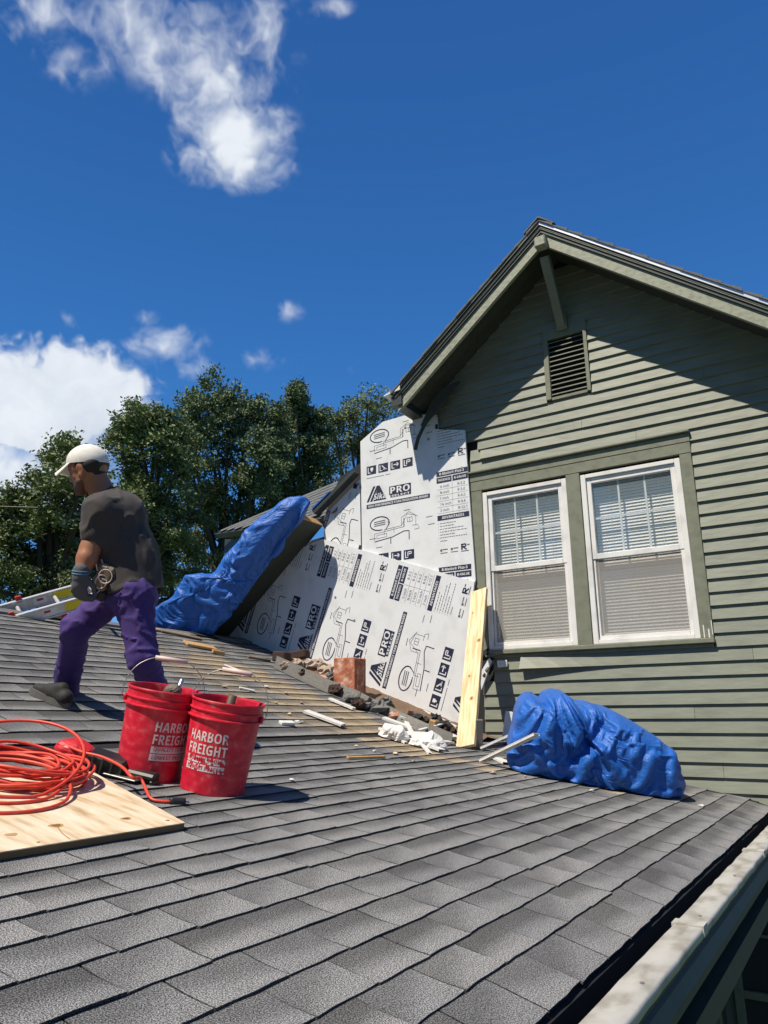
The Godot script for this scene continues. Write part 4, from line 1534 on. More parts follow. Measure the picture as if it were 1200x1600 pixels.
func trees() -> void:
	tree("broad dark oak whose crown reaches highest, behind the kneeling tarp slope", 31.0, [[325, 640, 46], [292, 660, 30], [360, 632, 30], [385, 655, 36], [420, 668, 34], [340, 700, 60], [400, 720, 55], [300, 730, 50], [430, 740, 45], [355, 780, 60], [300, 805, 50], [400, 800, 50], [345, 850, 50], [290, 880, 50], [260, 930, 45]], 350, 1.0, 1, 41)
	tree("oak with a loose branch reaching left above the worker's cap", 26.0, [[218, 655, 30], [190, 680, 24], [245, 668, 24], [255, 700, 34], [225, 730, 45], [270, 750, 44], [215, 790, 52], [265, 810, 50], [230, 850, 50], [270, 890, 50], [210, 910, 45]], 230, 1.0, 0, 42)
	tree("leafy tree at the left edge beyond the roof ridge and ladder", 23.0, [[105, 718, 26], [85, 745, 28], [130, 740, 28], [60, 790, 38], [105, 790, 44], [20, 805, 30], [10, 850, 48], [70, 860, 50], [120, 860, 48], [30, 910, 48], [90, 920, 46], [150, 900, 40], [140, 810, 40], [-30, 830, 44], [-40, 900, 50]], 70, 0.85, 2, 43)
	tree("tall slender-topped tree right of the broad oak, tip bare against blue sky", 34.0, [[462, 618, 13], [455, 645, 25], [480, 660, 28], [440, 675, 34], [490, 690, 30], [460, 715, 40], [500, 725, 30], [480, 755, 36], [435, 760, 40], [450, 800, 42]], 465, 1.0, 1, 44)
	tree("lighter feathery tree touching the broken eave of the green gable", 37.0, [[575, 632, 26], [600, 650, 22], [545, 650, 20], [560, 665, 22], [530, 690, 22], [540, 715, 26], [520, 660, 14], [590, 680, 20], [515, 735, 24], [560, 700, 14]], 550, 0.32, 2, 45)

# unseen trees added behind and beside the viewer to block low sky light
func sky_blocking_trees() -> void:
	var r := RandomNumberGenerator.new()
	r.seed = 61
	var words := ["tree added unseen behind the viewer on the left to block sky light", "tree added unseen straight behind the viewer to block sky light", "tree added unseen behind the viewer on the right to block sky light", "tree added unseen far right behind the viewer to block sky light", "tree added unseen far left behind the viewer to block sky light", "tree added unseen beside the viewer on the right to block sky light"]
	for i in words.size():
		var at: Vector3 = [Vector3(-13, 0, 12), Vector3(-3, 0, 17), Vector3(8, 0, 15), Vector3(17, 0, 6), Vector3(-21, 0, 5), Vector3(15, 0, -4)][i]
		var t := thing("tree", words[i], "tree", at, "")
		var st := start(true)
		var fork := at + Vector3.UP * 4.5
		limb(st, at - Vector3.UP * 0.3, fork, 0.4, 0.26, 0.1)
		var places := []
		for l in 12:
			var c := fork + Vector3(r.randf_range(-3.2, 3.2), r.randf_range(0.6, 9.5), r.randf_range(-3.2, 3.2))
			limb(st, fork, c, 0.14, 0.04, 0.2)
			for k in 260:
				places.append(c + Vector3(r.randfn(), r.randfn() * 0.7, r.randfn()).normalized() * 1.9 * pow(r.randf(), 0.4))
		put("trunk", done(st), M.bark, t)
		var mm := MultiMesh.new()
		mm.transform_format = MultiMesh.TRANSFORM_3D
		mm.use_colors = true
		mm.mesh = leaf_clump(i % 5)
		mm.instance_count = places.size()
		for k in places.size():
			mm.set_instance_transform(k, Transform3D(Basis.from_euler(Vector3(r.randf_range(-0.7, 0.7), r.randf_range(0, TAU), 0)).scaled(Vector3.ONE * r.randf_range(1.6, 2.4)), places[k] - at))
			var v := r.randf_range(0.6, 1.0)
			mm.set_instance_color(k, Color(v, v, v * 0.9))
		var mi := MultiMeshInstance3D.new()
		mi.name = "crown"
		mi.multimesh = mm
		mi.material_override = M["leaf_%d" % (i % 3)]
		t.add_child(mi)
		mi.set_meta("kind", "stuff")

func power_line() -> void:
	var st := start()
	var pts := PackedVector3Array()
	for k in 12:
		var t := k / 11.0
		pts.append(at_depth(lerpf(-260, 60, t), lerpf(735, 793, t) , 20.0) - Vector3.UP * 0.3 * sin(PI * t))
	tube(st, pts, 0.016, 5)
	var o := put("power_line", done(st), M.black_plastic)
	tag(o, "thin black overhead wire crossing the cloud at the left edge", "wire")

# ---------------------------------------------------------------- ladder
func ladder() -> void:
	var a := at_depth(-60, 972, 6.05)
	var b := at_depth(160, 910, 6.62)
	var a2 := at_depth(-20, 984, 5.85)
	var t := thing("ladder", "aluminium extension ladder with yellow labels lying beyond the ridge behind the worker", "ladder", a)
	var along := (b - a).normalized()
	var gap := a2 - a
	gap -= along * gap.dot(along)
	var wide := gap.normalized()
	var n := along.cross(wide).normalized()
	if n.y < 0.0: n = -n
	var bs := Basis(along, n, along.cross(n))
	var length := a.distance_to(b)
	for k in 2:
		var o := (a + b) * 0.5 + gap * k
		placed("rail", chamfered(Vector3(length, 0.085, 0.012), 0.002), M.aluminium, t, Transform3D(bs, o))
		placed("rail_flange", chamfered(Vector3(length, 0.012, 0.034), 0.002), M.aluminium, t, Transform3D(bs, o + n * 0.047))
		placed("rail_flange", chamfered(Vector3(length, 0.012, 0.034), 0.002), M.aluminium, t, Transform3D(bs, o - n * 0.047))
		var face := bs.z * (0.008 if (bs.z.dot(BACK) > 0.0) else -0.008)
		placed("yellow_label", chamfered(Vector3(0.16, 0.072, 0.002), 0.0005), M.yellow, t, Transform3D(bs, o + face + along * (0.22 + 0.04 * k)))
		placed("white_label", chamfered(Vector3(0.11, 0.06, 0.002), 0.0005), M.label_white, t, Transform3D(bs, o + face + along * (0.04 + 0.02 * k)))
		placed("red_mark", chamfered(Vector3(0.05, 0.02, 0.002), 0.0005), M.red_cap, t, Transform3D(bs, o + face * 1.3 + along * 0.04 + n * 0.008))
		placed("rung_boss", chamfered(Vector3(0.05, 0.06, 0.02), 0.004), M.red_cap, t, Transform3D(bs, o + along * (-0.12 - 0.1 * k) + n * 0.06))
		placed("rung_boss", chamfered(Vector3(0.05, 0.05, 0.02), 0.004), M.red_cap, t, Transform3D(bs, o + along * (0.06 + 0.1 * k) - n * 0.07))
	for k in int((length - 0.12) / 0.30) + 1:
		var st := start()
		var o := a + along * (0.12 + k * 0.30)
		tube(st, PackedVector3Array([o, o + gap]), 0.016, 8)
		put("rung", done(st), M.aluminium, t)

# ---------------------------------------------------------------- the worker
# bones: [a, b, radius at a, radius at b]; joined with a smooth minimum
func field(p: Vector3, bones: Array, k: float) -> float:
	var d := 1e3
	for b: Array in bones:
		var a: Vector3 = b[0]
		var ba: Vector3 = b[1] - a
		var h := clampf((p - a).dot(ba) / maxf(ba.length_squared(), 1e-9), 0.0, 1.0)
		var e: float = (p - a - ba * h).length() - lerpf(b[2], b[3], h)
		if e > d + k: continue
		if e < d - k:
			d = e
			continue
		var m := clampf(0.5 + 0.5 * (d - e) / k, 0.0, 1.0)
		d = lerpf(d, e, m) - k * m * (1.0 - m)
	return d

# surface nets over the box round the bones; folds: a noise that wrinkles the surface
func skin_of(bones: Array, cell: float, k: float, folds: FastNoiseLite = null, amp := 0.0, stretch := Vector3.ONE, cut := Plane(), cut2 := Plane()) -> ArrayMesh:
	var lo := Vector3.ONE * 1e3
	var hi := -lo
	for b: Array in bones:
		for i in 2:
			var rr: float = b[2 + i] + cell * 3.0 + amp
			lo = lo.min(b[i] - Vector3.ONE * rr)
			hi = hi.max(b[i] + Vector3.ONE * rr)
	var n := Vector3i(((hi - lo) / cell).ceil()) + Vector3i.ONE
	var bl := 4
	n = Vector3i(((n.x + bl) / bl) * bl, ((n.y + bl) / bl) * bl, ((n.z + bl) / bl) * bl)
	var vals := PackedFloat32Array()
	vals.resize(n.x * n.y * n.z)
	var reach := cell * bl * 0.9 + amp + k * 0.3
	for bz in range(0, n.z, bl):
		for by in range(0, n.y, bl):
			for bx in range(0, n.x, bl):
				var c := lo + Vector3(bx + 1.5, by + 1.5, bz + 1.5) * cell
				var dc := field(c, bones, k)
				var coarse := absf(dc) > reach
				for z in range(bz, bz + bl):
					for y in range(by, by + bl):
						for x in range(bx, bx + bl):
							var v := dc
							var p := lo + Vector3(x, y, z) * cell
							if not coarse:
								v = field(p, bones, k)
								if folds and absf(v) < amp * 3.0:
									v -= amp * (pow(maxf(0.0, 1.0 - absf(folds.get_noise_3dv(p * stretch)) * 5.0), 1.15) - 0.3)
							if cut != Plane(): v = maxf(v, cut.distance_to(p))
							if cut2 != Plane(): v = maxf(v, cut2.distance_to(p))
							vals[(z * n.y + y) * n.x + x] = v
	var ids := PackedInt32Array()
	ids.resize(vals.size())
	ids.fill(-1)
	var verts := PackedVector3Array()
	var sx := 1
	var sy := n.x
	var sz := n.x * n.y
	var off := PackedInt32Array([0, sx, sy, sx + sy, sz, sz + sx, sz + sy, sz + sx + sy])
	for z in n.z - 1:
		for y in n.y - 1:
			for x in n.x - 1:
				var i := z * sz + y * sy + x
				var s0 := vals[i] < 0.0
				if s0 == (vals[i + off[1]] < 0.0) and s0 == (vals[i + off[2]] < 0.0) and s0 == (vals[i + off[3]] < 0.0) and s0 == (vals[i + off[4]] < 0.0) and s0 == (vals[i + off[5]] < 0.0) and s0 == (vals[i + off[6]] < 0.0) and s0 == (vals[i + off[7]] < 0.0):
					continue
				var m := Vector3.ZERO
				var cnt := 0
				for c in 8:
					for ax in 3:
						var bit := 1 << ax
						if c & bit: continue
						var a := vals[i + off[c]]
						var b := vals[i + off[c | bit]]
						if (a < 0.0) == (b < 0.0): continue
						var t := a / (a - b)
						var q := Vector3(c & 1, (c >> 1) & 1, (c >> 2) & 1)
						q[ax] += t
						m += q
						cnt += 1
				ids[i] = verts.size()
				verts.append(lo + (Vector3(x, y, z) + m / cnt) * cell)
	var idx := PackedInt32Array()
	var stp := PackedInt32Array([sx, sy, sz])
	for z in range(1, n.z - 1):
		for y in range(1, n.y - 1):
			for x in range(1, n.x - 1):
				var i := z * sz + y * sy + x
				for ax in 3:
					var inside := vals[i] < 0.0
					if inside == (vals[i + stp[ax]] < 0.0): continue
					var u := stp[(ax + 1) % 3]
					var v := stp[(ax + 2) % 3]
					var a := ids[i]
					var b := ids[i - u]
					var c := ids[i - u - v]
					var d := ids[i - v]
					if a < 0 or b < 0 or c < 0 or d < 0: continue
					if inside: idx.append_array([a, c, b, a, d, c])
					else: idx.append_array([a, b, c, a, c, d])
	var normals := PackedVector3Array()
	normals.resize(verts.size())
	for q in range(0, idx.size(), 3):
		var a := verts[idx[q]]
		var nn := (a - verts[idx[q + 2]]).cross(a - verts[idx[q + 1]])
		for e in 3: normals[idx[q + e]] += nn
	for q in normals.size(): normals[q] = normals[q].normalized()
	var arr := []
	arr.resize(Mesh.ARRAY_MAX)
	arr[Mesh.ARRAY_VERTEX] = verts
	arr[Mesh.ARRAY_NORMAL] = normals
	arr[Mesh.ARRAY_INDEX] = idx
	var mesh := ArrayMesh.new()
	mesh.add_surface_from_arrays(Mesh.PRIMITIVE_TRIANGLES, arr)
	return mesh

func hand_bones(wrist: Vector3, down: Vector3, palm_n: Vector3, curl_to: Vector3) -> Array:
	# a relaxed, half-closed hand: palm, four curled fingers of different lengths, a thumb off the side
	var side := down.cross(palm_n).normalized()
	var out := []
	var palm := wrist + down * 0.075
	for k in 4:
		var s := (k - 1.5) * 0.019
		var root := wrist + down * (0.082 - absf(k - 1.2) * 0.003) + side * s
		out.append([wrist + down * 0.012 + side * s * 0.6, root, 0.019, 0.0125])
		var l: float = [0.036, 0.042, 0.039, 0.031][k]
		var a := root + (down * 0.86 + curl_to * 0.5).normalized() * l
		var b := a + (down * 0.15 + curl_to * 0.98).normalized() * l * 0.78
		var c := b + (-down * 0.75 + curl_to * 0.45).normalized() * l * 0.55
		out.append([root, a, 0.0115, 0.0105])
		out.append([a, b, 0.0105, 0.0098])
		out.append([b, c, 0.0098, 0.0088])
	var th := wrist + down * 0.03 - side * 0.028 + curl_to * 0.012
	var t1 := th + (down * 0.75 - side * 0.35 + curl_to * 0.55).normalized() * 0.036
	var t2 := t1 + (down * 0.8 + curl_to * 0.35 + side * 0.2).normalized() * 0.03
	out.append([wrist + down * 0.015 - side * 0.01, th, 0.02, 0.016])
	out.append([th, t1, 0.016, 0.0125])
	out.append([t1, t2, 0.0125, 0.0105])
	out.append([wrist, palm, 0.024, 0.02])
	return out

func person() -> void:
	var foot := on_roof(95, 1108)
	var t := thing("person", "person in white cap, dark grey shirt and purple trousers striding left up the roof", "person", foot)
	var near := BACK                # towards the viewer
	var C := func(x: float, y: float, d: float) -> Vector3: return at_depth(x, y, d)
	var folds := FastNoiseLite.new()
	folds.seed = 5
	folds.frequency = 5.0
	folds.fractal_octaves = 2
	# joints
	var hip := C.call(203, 920, 3.93) as Vector3
	var hip_n := C.call(208, 930, 3.83) as Vector3
	var hip_f := C.call(184, 926, 4.02) as Vector3
	var knee_n := C.call(223, 1028, 3.74) as Vector3
	var heel_n := on_roof(250, 1140)
	var ankle_n := heel_n + Vector3(-0.01, 0.10, -0.02)
	var knee_f := C.call(119, 982, 3.92) as Vector3
	var heel_f := on_roof(97, 1106)
	var ankle_f := C.call(91, 1084, heel_f.distance_to(EYE) * 0.975) as Vector3
	var hem_f := C.call(99, 1099, (ankle_f - EYE).dot(-BACK)) as Vector3
	# trousers: two legs and a seat
	var tr := [[hip_n, knee_n, 0.101, 0.074], [knee_n, ankle_n, 0.073, 0.066], [hip_f, knee_f, 0.097, 0.074], [knee_f, hem_f, 0.073, 0.070], [hip_f, hip_n, 0.104, 0.108], [C.call(193, 926, 3.98), C.call(216, 930, 3.88), 0.088, 0.096], [C.call(212, 935, 3.90), C.call(214, 965, 3.86), 0.098, 0.072]]
	var rise := (C.call(196, 862, 3.95) as Vector3 - C.call(206, 915, 3.93) as Vector3).normalized()
	var belt := Plane(rise, rise.dot(C.call(206, 905, 3.93) as Vector3))
	var cut_n := Plane(Vector3.DOWN, -(ankle_n.y - 0.055))
	put("trousers", skin_of(tr, 0.0085, 0.04, folds, 0.009, Vector3(0.9, 1.7, 0.9), cut_n, belt), M.trousers, t)
	# shirt: trunk, shoulders, two short sleeves
	var neck := C.call(161, 776, 3.98) as Vector3
	var sh_n := C.call(158, 800, 3.83) as Vector3
	var sh_f := C.call(165, 800, 4.13) as Vector3
	var elbow_n := C.call(141, 858, 3.77) as Vector3
	var sleeve_n := C.call(147, 836, 3.79) as Vector3
	var sleeve_f := C.call(168, 838, 4.15) as Vector3
	var chest := C.call(182, 812, 3.97) as Vector3
	var belly := C.call(196, 862, 3.95) as Vector3
	var waist := C.call(206, 915, 3.93) as Vector3
	var sh := [[chest + near * 0.07, chest - near * 0.07, 0.125, 0.125], [chest, belly, 0.142, 0.148], [belly, waist, 0.15, 0.152], [belly + near * 0.06, waist + near * 0.06, 0.11, 0.140], [belly - near * 0.06, waist - near * 0.05, 0.11, 0.138], [sh_n, sh_f, 0.088, 0.088], [C.call(172, 786, 3.98), C.call(192, 800, 3.97), 0.085, 0.10], [sh_n, sleeve_n, 0.084, 0.070], [sh_f, sleeve_f, 0.084, 0.068], [C.call(214, 880, 3.93), C.call(217, 920, 3.92), 0.112, 0.112]]
	var hem := Plane((waist - belly).normalized(), (waist - belly).normalized().dot(C.call(206, 925, 3.93)))
	put("shirt", skin_of(sh, 0.010, 0.05, folds, 0.010, Vector3(1.0, 0.55, 1.0), hem), M.shirt, t)
	# bare skin: head, neck and arms as one surface
	var fwd := (RIGHT * -1.0 - BACK * 0.30 - UP * 0.22).normalized()      # where the face points
	var sid := fwd.cross(UP).normalized()      # towards the far ear or the near one
	if sid.dot(near) < 0.0: sid = -sid
	var crown := sid.cross(fwd).normalized()
	if crown.y < 0.0: crown = -crown
	var hc := C.call(138, 734, 3.99) as Vector3
	var H := func(f: float, u: float, s: float) -> Vector3: return hc + fwd * f + crown * u + sid * s
	var hd := [[H.call(-0.022, 0.015, 0.0), H.call(0.02, 0.018, 0.0), 0.086, 0.082], [H.call(0.03, -0.035, 0.0), H.call(0.058, -0.095, 0.0), 0.064, 0.036], [H.call(0.015, -0.05, 0.032), H.call(0.055, -0.09, 0.015), 0.044, 0.026], [H.call(0.015, -0.05, -0.032), H.call(0.055, -0.09, -0.015), 0.044, 0.026], [H.call(0.082, 0.005, 0.0), H.call(0.112, -0.030, 0.0), 0.011, 0.016], [H.call(0.098, -0.032, 0.012), H.call(0.098, -0.032, -0.012), 0.012, 0.012], [H.call(0.080, 0.022, 0.036), H.call(0.080, 0.022, -0.036), 0.012, 0.012], [H.call(0.088, -0.062, 0.016), H.call(0.088, -0.062, -0.016), 0.010, 0.010], [H.call(0.085, -0.076, 0.014), H.call(0.085, -0.076, -0.014), 0.010, 0.010], [H.call(-0.03, -0.04, 0.0), neck + UP * -0.03 + RIGHT * 0.02, 0.062, 0.072],
		[H.call(0.060, -0.018, 0.045), H.call(0.045, -0.03, 0.055), 0.02, 0.016]]
	# the near ear: a rim round a hollow
	for k in 7:
		var a0 := deg_to_rad(-70 + k * 42)
		var a1 := deg_to_rad(-70 + (k + 1) * 42)
		hd.append([H.call(-0.012 - 0.016 * sin(a0 * 0.9), -0.012 + 0.030 * cos(a0), 0.079), H.call(-0.012 - 0.016 * sin(a1 * 0.9), -0.012 + 0.030 * cos(a1), 0.079 + 0.004), 0.006, 0.006])
	hd.append([H.call(-0.01, -0.022, 0.074), H.call(-0.014, -0.004, 0.076), 0.011, 0.011])
	var wrist_n := C.call(126, 899, 3.70) as Vector3
	var arms := [[sh_n, elbow_n, 0.060, 0.050], [elbow_n, elbow_n.lerp(wrist_n, 0.35), 0.052, 0.050], [elbow_n.lerp(wrist_n, 0.35), wrist_n, 0.050, 0.033], [sh_f, C.call(172, 850, 4.16), 0.058, 0.05], [C.call(172, 850, 4.16), C.call(175, 888, 4.15), 0.05, 0.034], [sh_n, sh_f, 0.05, 0.05], [neck, chest, 0.06, 0.06]]
	put("body", skin_of(hd + arms, 0.0075, 0.016), M.skin, t)
	# stubble along the jaw and upper lip
	var jaw := [[H.call(0.018, -0.062, 0.050), H.call(0.060, -0.100, 0.018), 0.030, 0.026], [H.call(0.060, -0.100, 0.018), H.call(0.060, -0.100, -0.018), 0.0265, 0.0265]]
	put("stubble", skin_of(jaw, 0.006, 0.02), M.stubble, t)
	# eye and brow on the near side
	var st := start(true)
	tube(st, PackedVector3Array([H.call(0.088, 0.024, 0.012), H.call(0.084, 0.029, 0.03), H.call(0.066, 0.025, 0.052)]), 0.005, 6, 0.003)
	put("eyebrow", done(st), M.hair, t)
	put("eye", skin_of([[H.call(0.074, 0.002, 0.036), H.call(0.070, 0.002, 0.04), 0.010, 0.010]], 0.003, 0.002), M.label_white, t)
	put("iris", skin_of([[H.call(0.083, 0.001, 0.040), H.call(0.0835, 0.001, 0.040), 0.0045, 0.0045]], 0.0018, 0.001), M.hair, t)
	# hair below the cap, round the back of the head
	var hr := [[H.call(-0.045, 0.012, 0.02), H.call(-0.05, -0.03, 0.015), 0.066, 0.044], [H.call(-0.045, 0.012, -0.02), H.call(-0.05, -0.03, -0.015), 0.066, 0.044], [H.call(-0.010, 0.022, 0.052), H.call(-0.040, 0.0, 0.050), 0.030, 0.030], [H.call(0.012, 0.02, 0.070), H.call(0.008, -0.012, 0.074), 0.012, 0.007]]
	put("hair", skin_of(hr, 0.006, 0.025), M.hair, t)
	# cap: a crown of panels, a button, a curved brim
	var cc := H.call(-0.008, 0.040, 0.0) as Vector3
	var capx := (RIGHT * -1.0 - BACK * 0.28 - UP * 0.05).normalized()
	var capy := (UP - capx * UP.dot(capx) - near * 0.04).normalized()
	var capz := capx.cross(capy).normalized()
	var cap := Node3D.new()
	cap.name = "cap"
	t.add_child(cap)
	cap.transform = world_of(t).affine_inverse()
	st = start(true)
	var rows := 14
	var cols := 42
	for i in rows:
		for k in cols:
			var q := []
			for e: Array in [[i, k], [i + 1, k], [i + 1, k + 1], [i, k + 1]]:
				var th: float = PI * 0.53 * e[0] / rows
				var ph: float = TAU * e[1] / cols
				var seam := 1.0 - 0.012 * pow(absf(cos(ph * 3.0)), 14.0) * sin(th)
				var d := Vector3(sin(th) * cos(ph) * 0.113, cos(th) * 0.098, sin(th) * sin(ph) * 0.094) * seam
				d.x += 0.008 * sin(th) * (1.0 if cos(ph) > 0.0 else 0.0) * cos(ph)
				q.append(cc + capx * d.x + capy * d.y + capz * d.z)
			quad(st, q[0], q[1], q[2], q[3], q[0] + q[2] - cc * 2.0)
	put("crown_cloth", done(st), M.cap_cloth, cap)
	st = start(true)
	var under := start(true)
	var nb := 16
	for i in 8:
		for k in nb:
			for side in 2:
				var q := []
				for e: Array in [[i, k], [i + 1, k], [i + 1, k + 1], [i, k + 1]]:
					var a := lerpf(-1.12, 1.12, float(e[1]) / nb)
					var f := float(e[0]) / 8.0
					var edge := Vector3(0.112 * cos(a), 0.0, 0.093 * sin(a))
					var tip := Vector3(0.112 + 0.078 * cos(a * 1.1), 0.0, 0.090 * sin(a) * 1.02)
					var p := edge.lerp(tip, f)
					p.y = -0.004 - 0.040 * f - 0.030 * pow(absf(sin(a)), 2.0) * f - (0.004 if side == 1 else 0.0)
					q.append(cc + capx * p.x + capy * p.y + capz * p.z)
				quad(st if side == 0 else under, q[0], q[1], q[2], q[3], capy if side == 0 else -capy)
	put("brim", done(st), M.cap_cloth, cap)
	put("brim_underside", done(under), M.cap_cloth, cap)
	# gloves
	var down := (C.call(122, 935, 3.69) - wrist_n as Vector3).normalized()
	var glove := hand_bones(wrist_n, down, near, (-RIGHT * -0.75 - near * 0.45).normalized())
	glove.append([wrist_n - down * 0.01, wrist_n + down * 0.05, 0.038, 0.036])
	put("glove", skin_of(glove, 0.0048, 0.010), M.glove_cloth, t)
	var cuff := [[wrist_n - down * 0.025, wrist_n + down * 0.012, 0.040, 0.041]]
	put("glove_cuff", skin_of(cuff, 0.006, 0.01), M.glove_cloth, t)
	for k in 2:
		st = start(true)
		var ring := PackedVector3Array()
		for e in 16:
			var a := TAU * e / 16
			ring.append(wrist_n - down * (0.022 - k * 0.013) + near.cross(down).normalized() * cos(a) * 0.041 + near * sin(a) * 0.041)
		tube(st, ring, 0.0035, 5, -1.0, true)
		put("cuff_band", done(st), M.cuff_blue, t)
	var fists := hand_bones(C.call(175, 890, 4.15), Vector3.DOWN, near, -RIGHT)
	put("glove", skin_of(fists, 0.006, 0.010), M.glove_cloth, t)
	# boots
	for k in 2:
		var heel: Vector3 = heel_f if k == 0 else heel_n
		var an: Vector3 = ankle_f if k == 0 else ankle_n
		var toe: Vector3 = on_roof(46, 1081) if k == 0 else on_roof(205, 1150)
		var nr := roof_normal(heel.x)
		var f := (toe - heel)
		f = (f - nr * f.dot(nr)).normalized()
		var hl := heel + nr * 0.016
		var tl := hl + f * 0.235
		var bt := [[hl + nr * 0.036, hl + f * 0.09 + nr * 0.034, 0.038, 0.038], [hl + f * 0.09 + nr * 0.034, tl - f * 0.025 + nr * 0.018, 0.039, 0.030], [hl + nr * 0.04, an, 0.038, 0.042], [hl + f * 0.04 + nr * 0.075, hl + f * 0.13 + nr * 0.044, 0.032, 0.028]]
		put("boot", skin_of(bt, 0.0065, 0.016, null, 0.0, Vector3.ONE, Plane(-nr, -nr.dot(hl + nr * 0.012))), M.boot_leather, t)
		var so := start()
		var sd := f.cross(nr).normalized()
		var outline := PackedVector3Array()
		for e in 22:
			var a := TAU * e / 22.0
			var lx := 0.105 + 0.152 * cos(a)
			var w := 0.056 * (0.86 + 0.16 * cos(a)) * (1.0 - 0.16 * exp(-pow((lx - 0.09) / 0.05, 2.0)))
			outline.append(hl - nr * 0.012 + f * lx + sd * w * sin(a))
		prism(so, outline, nr * 0.034)
		put("boot_sole", done(so), M.boot_sole, t)
	# belt pouch with a tape and a loop of wire
	var po := C.call(163, 902, 3.765) as Vector3
	var pb := Basis(RIGHT, UP, BACK) * Basis(Vector3(0, 0, 1), -0.45)
	placed("tool_pouch", chamfered(Vector3(0.085, 0.135, 0.055), 0.014), M.pouch, t, Transform3D(pb, po))
	placed("pouch_pocket", chamfered(Vector3(0.080, 0.065, 0.03), 0.010), M.pouch, t, Transform3D(pb, po + near * 0.036 - pb.y * 0.03))
	placed("tape_measure", chamfered(Vector3(0.062, 0.058, 0.036), 0.012), M.black_plastic, t, Transform3D(pb, po + near * 0.02 - pb.y * 0.085 + pb.x * 0.028))
	for k in 3:
		st = start(true)
		var ring := PackedVector3Array()
		for e in 14:
			var a := TAU * e / 14
			ring.append(po + near * (0.045 + 0.006 * k) + pb.x * (cos(a) * (0.022 + 0.006 * k) + 0.01 * k) + pb.y * (sin(a) * 0.036 - 0.05 + 0.035 * k))
		tube(st, ring, 0.0026, 5, -1.0, true)
		put("wire_loop", done(st), M.grip, t)
	var strap := start(true)
	tube(strap, PackedVector3Array([C.call(158, 874, 3.77), C.call(163, 886, 3.765), po + pb.y * 0.06 + near * 0.03]), 0.004, 5)
	put("pouch_cord", done(strap), M.grip, t)

